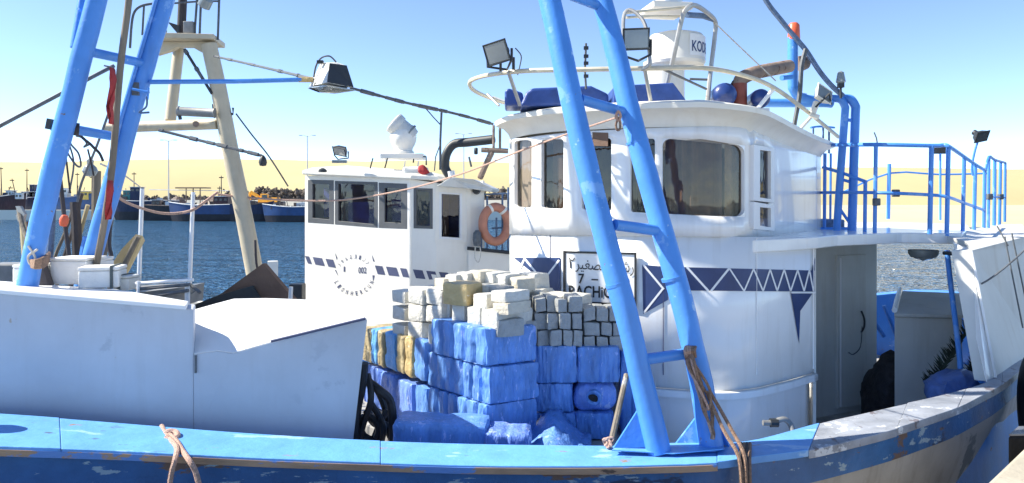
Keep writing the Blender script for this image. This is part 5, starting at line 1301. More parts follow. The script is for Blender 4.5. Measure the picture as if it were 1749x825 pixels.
# blue blinds and seats inside
for (a, b, va, vb) in ((538, 560, 320, 372), (580, 640, 345, 384), (657, 684, 325, 378)):
    mb = MB(); mb.v = [W2.at(a, va, -0.25), W2.at(a, vb, -0.25), W2.at(b, vb, -0.25), W2.at(b, va, -0.25)]; mb.f = [(0, 1, 2, 3)]
    mb.build("blind", "room_blue", b2, solid=0.01)
MB().prism([(c1.x + .05, c1.y + .1, 3.3), (-1.9, 13.2, 3.3), (-0.9, 13.6, 3.3), (-1.3, 16, 3.3), (-3.2, 15.8, 3.3)], (0, 0, 0.03)).build("cabin_floor", "room_dark", b2)
MB().box((-2.2, 15.3, 3.8), (2.4, 0.05, 1.2)).build("partition", "room_blue", b2)
MB().box(W2.at(770, 370, -0.3), (0.10, 0.05, 0.75)).build("door_post", "brown_board", b2)
# roof with raised camber
mb = MB()
rf = [(P(517, 0, 13.9).x, 13.85), (P(702, 0, 12.85).x, 12.85), (P(748, 0, 12.9).x, 12.9), (P(834, 0, 13.4).x, 13.4), (-0.6, 16.4), (-3.4, 16.3)]
zr2 = [zat(298, 13.85), zat(306, 12.85), zat(308, 12.9), zat(325, 13.4), EYE + 0.3, EYE + 0.5]
n_ = len(rf); c_ = Vector((sum(p[0] for p in rf) / n_, sum(p[1] for p in rf) / n_, 0))
for dz, k in ((0, 1.0), (0.07, 1.0), (0.13, 0.90), (0.17, 0.6)):
    for (x, y), z in zip(rf, zr2): mb.v.append(Vector((c_.x + (x - c_.x) * k, c_.y + (y - c_.y) * k, z + dz)))
for r_ in range(3):
    for i in range(n_): mb.f.append((r_ * n_ + i, r_ * n_ + (i + 1) % n_, (r_ + 1) * n_ + (i + 1) % n_, (r_ + 1) * n_ + i))
mb.f.append(tuple(range(3 * n_, 4 * n_))); mb.f.append(tuple(range(n_ - 1, -1, -1)))
mb.build("wheelhouse_roof", "cream_white", b2, bevel=0.02)
# raised frame round the door window, corner post, canopy
for u0, v0, u1, v1, w in ((742, 318, 742, 414, 0.012), (742, 414, 796, 414, 0.012), (796, 326, 796, 414, 0.012), (703, 310, 703, 520, 0.010)):
    tube([W2.at(u0, v0, 0.015), W2.at(u1, v1, 0.015)], w, "corner_trim", "second_house_white", b2, 6)
MB().prism([P(745, 318, 12.8), P(770, 303, 12.8), P(808, 306, 12.9), P(842, 322, 13.2), P(838, 328, 13.2), P(800, 322, 12.95)], (0.1, 1.2, 0)).build("canopy", "aft_wall_white", b2, bevel=0.02)
MB().lathe(W2.at(808, 325, 0.10), [(0.0, 0), (0.06, 0.0), (0.075, 0.12), (0, 0.14)], 16, (0.05, 1, 0)).build("loudspeaker", "lamp_black", b2, smooth=True)
# low bulwark and railing right of the wheelhouse
MB().prism([P(800, 424, 13.2), P(905, 436, 13.4), P(905, 560, 13.4), P(800, 560, 13.2)], (0, 0.08, 0)).build("side_bulwark", "second_house_white", b2)
tube([P(798, 424, 13.15), P(905, 435, 13.35)], 0.03, "bulwark_cap", "lamp_black", b2, 8)
for u, va, vb in ((822, 330, 424), (832, 335, 426), (848, 372, 428), (858, 330, 428), (868, 320, 430)):
    tube([P(u, va, 13.5), P(u, vb, 13.4)], 0.018, "railing_post", "cable_blue", b2, 6)
tube([P(840, 390, 13.5), P(880, 388, 13.5)], 0.016, "railing_bar", "cable_blue", b2, 6); tube([P(826, 332, 13.5), P(880, 330, 13.5)], 0.016, "railing_bar", "cable_blue", b2, 6)
MB().lathe(P(815, 420, 13.05), [(0.06, 0), (0.075, 0.1), (0.07, 0.22), (0.03, 0.27)], 12).build("hanging_bucket", "cable_grey", b2, smooth=True)
tube([P(812, 422, 13.0), P(811, 440, 13.0), P(817, 448, 13.0), P(821, 436, 13.0), P(820, 422, 13.0)], 0.009, "rope_loop", "rope_pale", b2, 6, 4)
# painted stripe of slanted blocks and the round emblem
sb = MB()
def st2(a, b, top, bot, sl=5):
    m_ = MB(); m_.v = [W2.at(u, v, 0.019) for u, v in ((a, top(a)), (a + sl, bot(a)), (b + sl, bot(b)), (b, top(b)))]; m_.f = [(0, 1, 2, 3)]; return m_
tp_ = interp([(522, 437), (640, 453), (735, 463), (790, 468)]); bt_ = interp([(522, 450), (640, 468), (735, 478), (790, 471)])
for a, b in ((522, 529), (535, 551), (557, 570), (641, 654), (660, 678), (684, 695), (706, 722), (728, 743), (749, 764), (770, 784)):
    st2(a, b, tp_, bt_).build("painted_stripe", "slate_print", b2)
ec = (606, 468)
for txt, r_, a0, a1, up_, hh, m_ in (("LIONHERCUN", 33, 205, 335, False, 7.5, "slate_print"), ("\uFEAE\uFEF4\uFED0\uFEBC\uFEDF\u0627\u0644\uFEAE", 30, 148, 40, True, 7, "slate_print")):
    em = MB(); n_ = len(txt)
    for i, ch in enumerate(txt):
        a = R(lerp(a0, a1, i / (n_ - 1))); vs, fs = text_mesh(ch)
        rx, ry = (1, -1)
        ctr = (ec[0] + r_ * math.cos(a), ec[1] - r_ * math.sin(a)); tang = a + (math.pi / 2 if not up_ else -math.pi / 2)
        w = 3.6
        pts = []
        for x, y in vs:
            lx, ly = (x - 0.5) * w, (y - 0.5) * hh
            pts.append(W2.at(ctr[0] + lx * math.cos(tang) - ly * math.sin(tang), ctr[1] - (lx * math.sin(tang) + ly * math.cos(tang)), 0.02))
        le = MB(); le.v = pts; le.f = fs; le.build("emblem_letter", m_, b2)
for ch, a, b, c, d in (("002", 613, 456, 627, 467), ("1", 588, 455, 590.5, 464)): wall_text(W2, ch, a, b, c, d, 0.02).build("emblem_number", "slate_print", b2)
for (a, b, c) in (((576, 444), (573, 431), (577, 440)), ((638, 446), (636, 434), (641, 447)), ((573, 461), (579, 472), (575, 461)), ((641, 470), (638, 481), (637, 470))):
    m_ = MB(); m_.v = [W2.at(u, v, 0.02) for u, v in (a, b, c)]; m_.f = [(0, 1, 2)]; m_.build("emblem_tick", "slate_print", b2)
# roof gear of the second boat
sb_ = MB().lathe(P(689, 263, 13.5), [(0.19, 0), (0.19, 0.04), (0.16, 0.06), (0.165, 0.10), (0.20, 0.16), (0.225, 0.22), (0.235, 0.28), (0.23, 0.34), (0.21, 0.40), (0.17, 0.45), (0.11, 0.49), (0.0, 0.50)], 32).build("searchlight_base", "second_house_white", b2, smooth=True)
sbr = MB().lathe(P(705, 236, 13.5), [(0.0, -0.02), (0.15, 0.0), (0.19, 0.12), (0.17, 0.16), (0.17, 0.30), (0.19, 0.32), (0.20, 0.42), (0.19, 0.44), (0.14, 0.455), (0.0, 0.46)], 32, (-0.75, -0.1, 0.62)).build("searchlight", "aft_wall_white", b2, smooth=True)
MB().lathe(P(699, 230, 13.5), [(0.195, 0.0), (0.195, 0.035)], 24, (-0.75, -0.1, 0.62)).build("band", "lamp_grey", sbr, smooth=True)
MB().box(P(689, 268, 13.5), (0.75, 0.5, 0.09)).build("searchlight_platform", "second_house_white", b2, bevel=0.01)
tube([P(660, 268, 13.3), P(660, 276, 13.3)], 0.02, "platform_post", "cream_white", b2, 6)
tube([P(706, 278, 13.3), P(707, 266, 13.3), P(728, 268, 13.3), P(728, 282, 13.3)], 0.014, "roof_handle", "lamp_black", b2, 6)
for u in (632, 657): tube([P(u, 288, 13.2), P(u + 5, 270, 13.2)], 0.012, "roof_handle", "lamp_black", b2, 6)
for u in (690, 713): tube([P(u, 288, 13.3), P(u + 2, 275, 13.3)], 0.012, "roof_handle", "cream_white", b2, 6)
floodlight(P(583, 256, 13.2), 0.26, 0.16, R(-30), R(35), b2, m_="lamp_black", lens="lens_glass", fins=False, foot=P(577, 272, 13.3), roll=R(14))
MB().box(P(580, 276, 13.2), (0.25, 0.08, 0.05)).build("light_foot", "lamp_grey", b2)
MB().lathe(P(551, 294, 13.4), [(0.08, 0), (0.075, 0.04), (0.03, 0.07), (0, 0.075)], 12).build("horn", "lamp_black", b2, smooth=True)
mb = soft_block([P(686, 0, 12.95), P(733, 0, 12.95), P(733, 0, 13.4), P(690, 0, 13.4)], zat(305, 12.95), zat(284, 12.95), n=(8, 6, 5), r=0.08, amp=0.015, seed=40)
solo(mb, "folded_cover", "aft_wall_white", "folded grey canvas cover on the cream boat's roof", "cover", smooth=True)
mb = soft_block([P(713, 0, 12.9), P(731, 0, 12.9), P(731, 0, 13.1), P(713, 0, 13.1)], zat(298, 12.9), zat(283, 12.9), n=(6, 5, 5), r=0.06, amp=0.03, seed=44)
solo(mb, "red_cloth", "red_cloth", "small red cloth lying on the folded grey cover", "cloth", smooth=True)
# black exhaust elbow and its rusty T bracket
tube([P(768, 300, 13.0), P(760, 285, 13.0), P(763, 262, 13.0), P(776, 246, 13.0), P(800, 243, 12.9), P(843, 238, 12.7)], 0.078, "exhaust_elbow", "lamp_black", b2, 14, 5)
tube([P(822, 256, 12.6), P(868, 258, 12.6)], 0.042, "exhaust_bracket", "rusty_exhaust", b2, 8)
tube([P(840, 260, 12.6), P(828, 285, 12.6), P(820, 304, 12.7)], 0.05, "exhaust_bracket", "rusty_exhaust", b2, 8)
for u, a, b in ((843, 214, 258), (854, 215, 258)): tube([P(u, a, 12.6), P(u, b, 12.6)], 0.022, "exhaust_bracket", "rusty_exhaust", b2, 8)
MB().lathe(P(813, 258, 12.55), [(0.05, -0.03), (0.06, 0), (0.05, 0.03)], 12, (1, 0, 0)).build("pulley", "lamp_black", b2)
tube([P(770, 292, 12.9), P(772, 302, 12.9)], 0.06, "exhaust_collar", "white_print", b2, 12)
tube([P(752, 290, 12.9), P(752, 240, 12.9), P(754, 192, 12.9)], 0.020, "support_rod", "cable_grey", b2, 6)
tube([P(754, 215, 12.9), P(740, 200, 12.9), P(728, 186, 12.9)], 0.010, "support_rod", "cable_grey", b2, 6)
tube([P(752, 246, 12.9), P(744, 268, 12.9), P(742, 292, 12.9)], 0.010, "support_rod", "cable_grey", b2, 6)
tube([P(801, 268, 14.5), P(805, 285, 14.5)], 0.02, "antenna", "cable_grey", b2, 6)

# beige mast frame of the second boat
Y = 12.6
tube([P(357, 76, Y), P(375, 160, Y), P(397, 275, Y), P(416, 365, Y), P(436, 470, Y), P(452, 545, Y)], lambda q: 0.125 + 0.02 * q, "mast_leg", "beige_paint", b2, 16, 3)
tube([P(306, 78, Y + .5), P(291, 206, Y + .3)], 0.09, "mast_leg", "beige_paint", b2, 14)
tube([P(180, 219, Y + .3), P(228, 217, Y + .3), P(372, 212, Y)], 0.088, "mast_crossbar", "beige_paint", b2, 14)
pc = P(322, 69, Y + .15)
MB().box(pc, (1.0, 0.75, 0.085), rz=0.12).build("mast_platform", "beige_paint", b2, bevel=0.01)
for dx, w_ in ((0.0, 0.82),):
    MB().prism([pc + Vector((-0.42, -0.12, -0.045)), pc + Vector((0.42, -0.12, -0.045)), pc + Vector((0.40, -0.12, -0.16)), pc + Vector((0.26, -0.12, -0.22)), pc + Vector((0.10, -0.12, -0.13)), pc + Vector((-0.14, -0.12, -0.13)), pc + Vector((-0.28, -0.12, -0.20)), pc + Vector((-0.48, -0.12, -0.26))], (0, 0.12, 0)).build("platform_bracket", "beige_paint", b2)
tube([P(309, 70, Y + .2), P(312, 0, Y + .2), P(316, -160, Y + .2)], 0.07, "mast_pole", "dark_wood", b2, 12)
for (a, b, c, d) in ((372, 68, 375, -20), (341, 58, 344, -20), (332, 60, 338, -20), (283, 62, 283, 30), (262, 78, 266, 0)):
    tube([P(a, b, Y), P(c, d, Y)], 0.02, "platform_railing", "cable_grey", b2, 6)
for v in (-8, 2): tube([P(266, v + 6, Y), P(345, v, Y), P(375, v, Y)], 0.016, "platform_railing", "cable_grey", b2, 6)
tube([P(222, 82, Y), P(225, 40, Y), P(230, 20, Y), P(242, 10, Y), P(262, 6, Y)], 0.022, "ladder_hoop", "cable_grey", b2, 6, 4); tube([P(246, 9, Y), P(243, 60, Y)], 0.018, "ladder_hoop", "cable_grey", b2, 6)
MB().lathe(P(347, 12, Y - .1), [(0.0, 0), (0.11, 0.02), (0.10, 0.16), (0.05, 0.2)], 12, (0.5, -0.3, 0.6)).build("mast_lamp", "lens_glass", b2, smooth=True)
MB().prism([P(286, 37, Y), P(302, 42, Y), P(302, 56, Y)], (0, 0.2, 0)).build("mast_bracket", "lamp_black", b2)
MB().box(P(324, 48, Y), (0.16, 0.15, 0.2)).build("junction_box", "grey_metal", b2, bevel=0.01)
rl2 = MB().lathe(P(304, 190, Y - .2), [(0.085, 0), (0.085, 0.02), (0.075, 0.03), (0.075, 0.58), (0.085, 0.6)], 16, (1, 0, -0.05)).build("net_roller", "grey_metal", b2, smooth=True)
tube([P(304, 183, Y - .2), P(308, 204, Y - .2)], 0.03, "roller_bracket", "lamp_black", b2, 8)
tube([P(364, 178, Y), P(364, 190, Y), P(398, 195, Y), P(398, 184, Y)], 0.02, "roller_bracket", "lamp_black", b2, 6)
MB().lathe(P(390, 222, Y), [(0.0, -0.02), (0.11, 0), (0.11, 0.05), (0, 0.06)], 16, (1, 0, 0)).build("pulley", "beige_paint", b2, smooth=True)
MB().lathe(P(335, 212, Y - 0.1), [(0.05, 0), (0.05, 0.03)], 12, (0.2, -1, 0)).build("bolt", "rusty_exhaust", b2)
# wooden post at the mast foot
MB().box(P(466, 480, 12.3), (0.16, 0.16, 0.65), rz=0.3).build("mooring_post", "cream_white", b2, bevel=0.01)
MB().box(P(508, 500, 12.6), (0.22, 0.25, 0.3)).build("deck_box", "lamp_black", b2, bevel=0.02)

# lifebuoy hung on the cream boat's railing
t = thing("lifebuoy", P(846, 420, 13.25), "faded orange lifebuoy with a paler top hanging right of the cream wheelhouse", "lifebuoy")
cc = P(846, 383, 13.25); pts = []
for i in range(33):
    a = i * 2 * math.pi / 32; pts.append(cc + Vector((0.215 * math.cos(a), 0.10 * math.cos(a), 0.30 * math.sin(a))))
tube(pts, 0.078, "ring", "lifebuoy_orange", t, 14, cap=False) if False else MB().tube(pts, 0.078, 14).build("ring", "lifebuoy_orange", t, smooth=True)
for a in (0.9, 2.0):
    p, q = (cc + Vector((0.215 * math.cos(a + d), 0.10 * math.cos(a + d), 0.30 * math.sin(a + d))) for d in (-0.09, 0.09))
    MB().tube([p, q], 0.083, 14).build("band", "cream_white", t, smooth=True)
# thin white uprights with the slack rope
for k, (a, b) in enumerate(((243, 322), (330, 328))):
    mb = MB().tube([P(a, b, 12.25), P(a - 6, 485, 12.25), P(a - 8, 535, 12.25)], 0.035, 8)
    solo(mb, "thin_post", "white_print", "thin white upright post carrying the slack rope, the %s" % ("one nearer the wooden pole" if k == 0 else "one nearer the beige mast leg"), "post", group="thin white posts on the cream boat's rail", smooth=True)
solo(MB().tube([P(190, 328, 9.0), P(215, 345, 10), P(243, 356, 11.5), P(275, 364, 12), P(305, 364, 12.2), P(330, 358, 12.2), P(352, 343, 12.4), P(372, 328, 12.5)], 0.022, 6, 6), "slack_rope", "rope_pink", "slack pale pink rope drooping between the thin white posts", "rope", smooth=True)
solo(MB().tube([P(372, 332, 12.4), P(430, 338, 12.6), P(520, 343, 12.7), P(600, 340, 12.5), P(700, 322, 11.6), P(790, 296, 9.5), P(875, 263, 7.6), P(960, 232, 6.4), P(1055, 200, 5.55)], lambda q: 0.018 - 0.011 * q, 6, 6), "mooring_line", "rope_pink", "long pinkish line running past the cream wheelhouse windows up to the blue legs", "rope", smooth=True)

# ------------------------------------------------------------ cluster at the left: poles, boxes, boards
def solotube(pts, r, name, m_, label, cat, seg=10, sm=4, group=None): return solo(MB().tube(pts, r, seg, sm), name, m_, label, cat, group=group, smooth=True)
solotube([P(222, -60, 6.75), P(220, 0, 6.75), P(205, 120, 6.75), P(192, 280, 6.75), P(178, 380, 6.8), P(162, 470, 6.85), P(158, 540, 6.9)], 0.029, "wooden_pole", "weathered_wood", "tall weathered wooden pole leaning between the two left blue legs", "pole")
cl = [([P(98, 278, 7.8), P(103, 310, 7.8), P(113, 400, 7.8), P(118, 440, 7.8), P(122, 520, 7.8)], 0.022, "dark_wood", "dark crooked stick with the red float tied to it"),
      ([P(90, 350, 7.9), P(86, 420, 7.9), P(80, 480, 7.9), P(80, 540, 7.9)], 0.035, "cable_blue", "stout dark blue-grey post right of the first blue leg"),
      ([P(126, 352, 8.0), P(110, 400, 8.0), P(92, 445, 8.0), P(80, 520, 8.0)], 0.018, "weathered_wood", "thin grey stick crossing behind the red float"),
      ([P(150, 350, 8.1), P(138, 395, 8.1), P(128, 440, 8.1), P(118, 540, 8.1)], 0.022, "pale_wood", "pale slanting pole left of the weathered wooden pole"),
      ([P(165, 292, 8.1), P(163, 400, 8.1), P(160, 530, 8.1)], 0.045, "weathered_wood", "short thick weathered post just left of the tall wooden pole"),
      ([P(179, 300, 7.6), P(176, 350, 7.6), P(170, 365, 7.6)], 0.02, "pale_wood", "short pale stick tied to the tall wooden pole"),
      ([P(190, 180, 7.5), P(165, 250, 7.6), P(140, 310, 7.8), P(132, 345, 7.8)], 0.012, "cable_grey", "thin grey rod slanting down left from the red cloth"),
      ([P(186, 330, 7.5), P(188, 372, 7.5), P(186, 420, 7.5), P(190, 440, 7.5), P(186, 500, 7.5)], 0.022, "dark_wood", "dark stick with red cloth wound round its top"),
      ([P(128, 345, 8.0), P(131, 400, 8.0), P(134, 500, 8.0)], 0.05, "dark_wood", "dark stump-like post behind the crossed sticks"),
      ([P(150, 405, 7.6), P(144, 432, 7.6), P(140, 470, 7.6)], 0.045, "blue_paint", "short bright blue stake behind the white boxes"),
      ([P(32, 355, 7.4), P(38, 385, 7.3), P(52, 420, 7.2), P(62, 445, 7.2), P(70, 485, 7.2)], 0.022, "weathered_wood", "bent grey boat hook left of the first blue leg"),
      ([P(38, 370, 7.4), P(42, 430, 7.4), P(46, 500, 7.4)], 0.028, "pale_wood", "pale short post at the left beside the boat hook"),
      ([P(58, 400, 6.7), P(64, 440, 6.7), P(80, 490, 6.7)], 0.06, "dark_wood", "dark stub of timber lashed to the foot of the first blue leg")]
cl += [([P(140, 330, 8.2), P(122, 400, 8.2), P(100, 470, 8.2), P(95, 520, 8.2)], 0.02, "dark_wood", "dark stick crossing low behind the pale slanting pole"),
      ([P(176, 345, 7.9), P(158, 400, 7.9), P(140, 455, 7.9), P(136, 520, 7.9)], 0.028, "pale_wood", "pale lath just left of the thick weathered post"),
      ([P(48, 380, 7.6), P(56, 430, 7.5), P(72, 470, 7.4)], 0.03, "brown_board", "brown stick bundled beside the bent boat hook"),
      ([P(196, 330, 7.9), P(186, 400, 7.9), P(176, 450, 7.9), P(174, 520, 7.9)], 0.024, "weathered_wood", "grey stick half hidden by the tall wooden pole")]
for pts, r, m_, lab in cl: solotube(pts, r, "pole", m_, lab, "pole", 8, 3)
tube_ = solo(MB().prism([P(26, 352, 7.35), P(34, 352, 7.35), P(42, 366, 7.35), P(38, 380, 7.35), P(30, 378, 7.35), P(26, 366, 7.35), P(31, 364, 7.35)], (0, 0.04, 0)), "hook_head", "galvanised", "forked pale metal head on the bent boat hook", "hook")
# red flag cloth on the pole
def cloth(uvs, Y, name, m_, label, cat, seed):
    mb = MB(); L = len(uvs)
    for k, (a, b, v) in enumerate(uvs):
        for i in range(5):
            u = lerp(a, b, i / 4); p = P(u, v, Y); p.y += 0.05 * math.sin(i * 1.7 + k) + 0.02 * noise.noise((i, k, seed)); mb.v.append(p)
    for k in range(L - 1):
        for i in range(4): a = k * 5 + i; mb.f.append((a, a + 1, a + 6, a + 5))
    return solo(mb, name, m_, label, cat, smooth=True, solid=0.006)
cloth([(190, 193, 116), (190, 194, 135), (189, 194, 150), (188, 192, 168), (185, 192, 182), (187, 191, 190), (189, 191, 212)], 6.6, "red_flag", "red_cloth", "narrow torn red flag hanging high on the tall wooden pole", "flag", 1)
cloth([(187, 190, 308), (184, 189, 325), (182, 188, 345), (183, 188, 362), (184, 187, 375)], 6.62, "red_rag", "red_cloth", "red rag tied low on the pole, level with the far boats", "rag", 2)
solo(MB().lathe(P(108, 387, 7.6), [(0, 0), (0.03, 0.005), (0.042, 0.04), (0.042, 0.08), (0.025, 0.115), (0, 0.12)], 14, (0.15, 0, 1)), "float", "orange_plastic", "small red float on the dark crooked stick", "float", smooth=True)
solo(MB().lathe(P(154, 302, 7.9), [(0, 0), (0.05, 0.01), (0.075, 0.06), (0.06, 0.10), (0.03, 0.13), (0.035, 0.17), (0, 0.2)], 14), "deck_lamp", "lens_glass", "glass lamp with brown cap hanging beside the weathered post", "lamp", smooth=True)
# tangled lines hung from the rung
t = thing("line_tangle", P(130, 240, 6.8), "tangle of thin dark lines hanging from the lower rung of the left legs", "ropes")
for k, pts in enumerate(([(112, 245), (116, 262), (130, 282), (138, 283), (134, 262), (120, 244), (124, 228)], [(110, 230), (113, 270), (120, 330)], [(85, 208), (88, 222), (96, 236), (108, 245), (122, 236)], [(134, 228), (144, 238), (154, 246), (160, 252), (170, 262), (176, 275)], [(130, 232), (140, 235), (148, 245), (143, 251), (152, 247)], [(150, 255), (156, 280), (160, 300)], [(118, 246), (126, 280), (118, 330)])):
    tube([P(u, v, 6.75 + 0.05 * k) for u, v in pts], 0.009 if k != 3 else 0.013, "line", "rope_dark" if k % 2 else "cable_grey", t, 6, 5)
MB().box(P(85, 212, 6.5), (0.04, 0.05, 0.09), ry=0.2).build("cleat", "lamp_black", t)
t = thing("rope_lashing", P(65, 440, 7.0), "brown rope lashing wrapped round the foot of the first blue leg", "rope")
for k in range(6): tube([P(40 + 3 * k, 436 + 2 * k, 6.9), P(55, 446 + 2 * k, 6.25), P(75, 440 + 3 * k, 6.3), P(84, 432 + 2 * k, 6.9)], 0.014, "turn", "rope_brown", t, 6, 3)
tube([P(48, 420, 6.3), P(60, 440, 6.3), P(52, 452, 6.3), P(48, 438, 6.3), P(64, 426, 6.3)], 0.010, "turn", "rope_pale", t, 6, 4)
# white fish boxes at the back edge of the locker
def fishbox(u0, u1, v0, v1, Y, turn, d, label, m_="foam_white", strap=None, name="foam_box", open_=False):
    rz = R(turn); w = (u1 - u0) / FOC * Y / (math.cos(rz) + abs(math.sin(rz)) * 0.0); h = (v1 - v0) / FOC * Y
    c = P((u0 + u1) / 2, v1, Y); c.y += d / 2
    t = thing(name, c, label, "box", "white fish boxes behind the locker"); t.rotation_euler = (0, 0, rz)
    def bx_(cc, dd): return MB().box(Vector(cc) + c, dd)
    bx_((0, 0, h * 0.40), (w, d, h * 0.8)).build("tub", m_, t, bevel=0.012)
    if not open_: bx_((0, 0, h * 0.905), (w * 1.02, d * 1.02, h * 0.185)).build("lid", m_, t, bevel=0.012)
    else: bx_((0, 0, h * 0.86), (w * 1.05, d * 1.05, h * 0.1)).build("rim", m_, t, bevel=0.01)
    if strap is not None: bx_((w * strap, 0, h * 0.5 + 0.002), (0.022, d + 0.03, h + 0.012)).build("strap", "strap_dark", t)
    return t
fishbox(20, 68, 452, 482, 6.65, 4, 0.25, "cream rounded box at the far left beside the blue leg's foot")
fishbox(85, 150, 436, 486, 6.75, -3, 0.3, "tall white tub between the blue leg and the strapped box", open_=True, name="tub")
fishbox(130, 192, 456, 492, 6.5, 14, 0.28, "white foam box with a dark strap, beside the wooden pole", strap=0.32)
fishbox(193, 222, 471, 496, 6.6, -4, 0.2, "smallest pale grey box at the right end of the row", m_="aft_wall_white", strap=-0.1)
fishbox(150, 176, 440, 470, 7.1, 0, 0.2, "white box half hidden behind the strapped box", m_="foam_white")
# pale tilted board behind the pole
mb = MB().prism([P(172, 480, 8.2), P(208, 425, 8.2), P(232, 400, 8.2), P(236, 408, 8.3), P(205, 468, 8.3), P(196, 486, 8.3)], (0.05, 0.05, -0.02))
solo(mb, "tilted_board", "pale_wood", "pale yellow board tilted up behind the wooden pole over the water", "board")
solotube([P(236, 404, 8.15), P(214, 450, 8.15), P(200, 492, 8.15)], 0.03, "pole", "weathered_wood", "grey batten along the edge of the pale tilted board", "batten", 8, 2)
MB().box(P(28, 466, 8.5), (0.5, 0.3, 0.22)).build("bow_box", "grey_metal", boat, bevel=0.02)
# metal hatch cover left of the brown board
t = thing("hatch_cover", P(285, 505, 7.3), "grey metal hatch cover with dark edges between the boxes and the brown board", "hatch")
MB().prism([P(232, 488, 7.0), P(318, 483, 7.0), P(335, 497, 6.6), P(325, 503, 6.5), P(235, 498, 6.55)], (0, 0, -0.02)).build("cover_plate", "grey_metal", t)
MB().prism([P(234, 500, 6.55), P(325, 489, 6.5), P(322, 520, 6.5), P(240, 512, 6.55)], (0, 0.3, 0)).build("coaming", "grey_metal", t)
for a, b in (((232, 494), (325, 486)), ((325, 486), (342, 500)), ((236, 510), (322, 496)), ((232, 484), (330, 478))): tube([P(*a, 6.5), P(*b, 6.45)], 0.014, "edge_tube", "cable_grey" if a != (232, 484) else "white_print", t, 8)
for u, va, vb in ((236, 480, 512), (318, 484, 522), (322, 486, 522)): tube([P(u, va, 6.48), P(u, vb, 6.48)], 0.013, "edge_tube", "white_print", t, 8)
# the brown board leaning behind the lockers
mb = MB().prism([P(366, 508, 7.36), P(380, 500, 7.36), P(449, 450, 7.36), P(503, 513, 7.36), P(447, 515, 7.36), P(425, 516, 7.36)], (0.02, 0.045, 0))
solo(mb, "brown_board", "brown_board", "dark brown board with a pointed top leaning behind the lockers", "board")
mb = MB().prism([P(318, 526, 7.30), P(368, 506, 7.30), P(431, 488, 7.30), P(449, 515, 7.30), P(335, 532, 7.30)], (0.0, 0.03, 0))
solo(mb, "dark_board", "dark_board", "dark grey-green sheet lying against the brown board", "board")
solotube([P(436, 410, 7.45), P(438, 450, 7.45), P(446, 480, 7.5)], 0.012, "pole", "dark_wood", "thin dark stick standing behind the brown board's tip", "stick", 6, 3)
solotube([P(497, 490, 7.2), P(496, 510, 7.2)], 0.02, "pole", "foam_white", "short white peg at the right corner of the brown board", "peg", 6, 1)

# ------------------------------------------------------------ cables, boom lamp
def cable(pts, r, m_, label, wraps=0, name="cable"):
    t = thing(name, pts[-1], label, "cable")
    tube(pts, r, "line", m_, t, 6, 6)
    if wraps:
        c = catmull([Vector(p) for p in pts], 12); rng = random.Random(len(label))
        for k in range(wraps):
            i = int((k + 0.5) / wraps * (len(c) - 2)) + rng.randint(-4, 4); i = max(0, min(len(c) - 2, i)); d = (c[i + 1] - c[i]).normalized()
            MB().tube([c[i], c[i] + d * rng.uniform(0.05, 0.25)], r * rng.uniform(1.15, 1.6), 7).build("tape_wrap", "cable_grey", t, smooth=True)
    return t
cable([P(-80, 258, 7.2), P(0, 215, 7.3), P(100, 162, 7.4), P(160, 130, 7.5), P(195, 112, 7.6)], 0.02, "cable_grey", "thick dark stay wire crossing behind the first blue leg at the far left")
cable([P(366, 96, 12.4), P(420, 108, 11.2), P(480, 122, 9.6), P(530, 134, 8.0)], 0.017, "cable_grey", "knobbly grey cable from the beige mast down to the boom lamp", 7)
cable([P(598, 150, 7.55), P(650, 164, 7.7), P(700, 177, 7.9), P(760, 190, 8.2), P(800, 200, 8.4), P(842, 212, 8.6)], 0.014, "cable_grey", "knobbly grey cable from the boom lamp to the rounded wheelhouse", 12)
cable([P(272, 222, 12.4), P(330, 237, 12.3), P(400, 254, 12.1), P(447, 266, 12.0)], 0.024, "cable_grey", "dark cable under the beige crossbar that holds the small black lamp", 6)
cable([P(403, 194, 12.5), P(430, 230, 12.6), P(460, 268, 12.8), P(492, 318, 13.2)], 0.013, "cable_grey", "thin dark wire slanting down right from the net roller")
cable([P(315, 84, 12.5), P(330, 108, 12.5), P(362, 160, 12.5)], 0.024, "lamp_black", "black cable with a thick sleeve between the beige mast legs", 3)
cable([P(190, 150, 7.5), P(196, 120, 7.5), P(178, 112, 7.5)], 0.008, "cable_grey", "short wire at the top of the torn red flag")
cable([P(172, 280, 7.6), P(210, 298, 9), P(240, 320, 12)], 0.010, "rope_pale", "thin pale cord from the weathered post to the thin white posts")
cable([P(255, 192, 7.1), P(238, 192, 7.1), P(250, 182, 7.1), P(251, 165, 7.1)], 0.010, "cable_blue", "short blue-grey wire loop on the second blue leg")
t = thing("hanging_lamp", P(449, 284, 12.0), "small black lamp hanging at the end of the dark cable", "lamp")
MB().lathe(P(449, 284, 12.0), [(0.0, 0), (0.05, 0.01), (0.065, 0.06), (0.05, 0.13), (0.02, 0.17), (0, 0.18)], 12).build("lamp_body", "lamp_black", t, smooth=True)
t = thing("boom_lamp", P(560, 150, 7.5), "large box-shaped deck lamp with dark face on the end of a blue and yellow boom", "lamp")
tube([P(256, 140, 7.2), P(400, 139, 7.3), P(515, 136, 7.45)], 0.022, "boom", "blue_paint", t, 8)
tube([P(510, 136, 7.45), P(535, 136, 7.48)], 0.027, "boom_end", "package_ochre", t, 8)
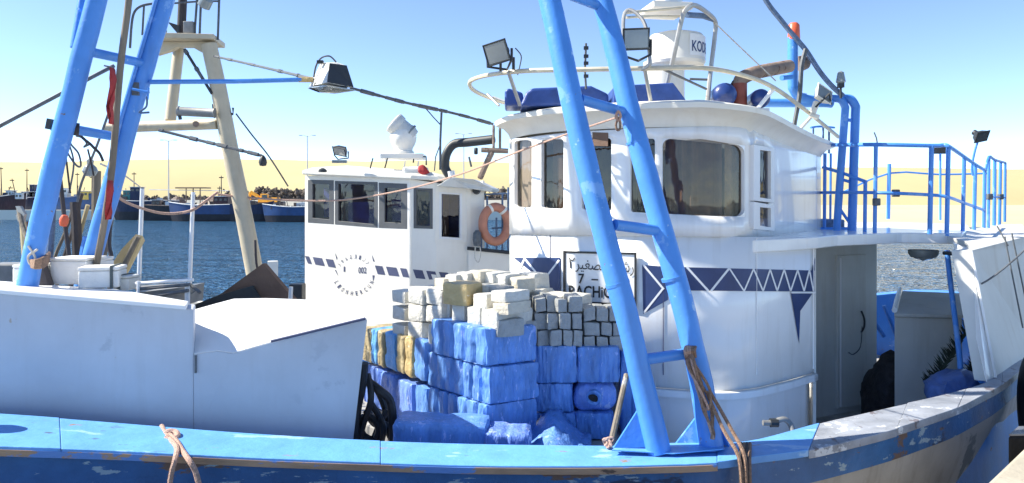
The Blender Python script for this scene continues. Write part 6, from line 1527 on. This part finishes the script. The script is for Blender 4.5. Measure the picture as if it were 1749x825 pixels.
tl, tr, trb, bl, br, brb = P(548, 107, 7.5), P(562, 108, 7.35), P(592, 112, 7.5), P(528, 148, 7.5), P(558, 141, 7.2), P(604, 150, 7.5)
tlb, blb = P(575, 106, 7.75), P(570, 147, 7.9)
hs = MB().add([tl, tr, trb, tlb, bl, br, brb, blb], [(0, 1, 5, 4), (1, 2, 6, 5), (2, 3, 7, 6), (3, 0, 4, 7), (3, 2, 1, 0), (4, 5, 6, 7)]).build("lamp_housing", "aft_wall_white", t, bevel=0.006)
e = 0.004
nf = ((br - tr).cross(trb - tr)).normalized() * -e
if nf.y > 0: nf = -nf
mid = (tr + trb + br + brb) / 4
MB().add([p + (mid - p) * 0.03 + nf * 1.5 for p in (tr, trb, brb, br)], [(0, 1, 2, 3)]).build("dark_panel", "lamp_black", hs, solid=0.004)
MB().prism([P(526, 149, 7.5), P(558, 145, 7.15), P(606, 153, 7.5), P(572, 158, 7.6), P(545, 156, 7.5)], (0, 0, -0.012)).build("glass_plate", "lens_glass", t)
tube([P(536, 132, 7.45), P(540, 112, 7.45), P(549, 99, 7.5), P(563, 96, 7.5), P(574, 106, 7.55)], 0.009, "wire_guard", "cable_grey", t, 6, 5)
for u, v in ((547, 106), (543, 144), (587, 150)): MB().box(P(u, v, 7.42), (0.06, 0.04, 0.03)).build("latch", "lamp_black", t)
cable([P(1290, -60, 8.6), P(1305, -5, 8.65), P(1340, 42, 8.7), P(1365, 72, 8.72), P(1378, 88, 8.74), P(1400, 122, 8.75), P(1420, 146, 8.75), P(1440, 164, 8.75)], 0.03, "cable_blue", "thick dark blue hose coming down past the blue pipe mast", name="hose")
cable([P(1376, 84, 8.7), P(1369, 115, 8.68), P(1366, 160, 8.66), P(1359, 200, 8.65), P(1356, 217, 8.64)], 0.027, "cable_grey", "dark hose hanging straight down in front of the blue pipe mast", name="hose")
cable([P(1222, 40, 7.9), P(1270, 86, 8.0), P(1325, 138, 8.1)], 0.008, "rope_pale", "thin white cord from the radar frame to the exhaust pipe")
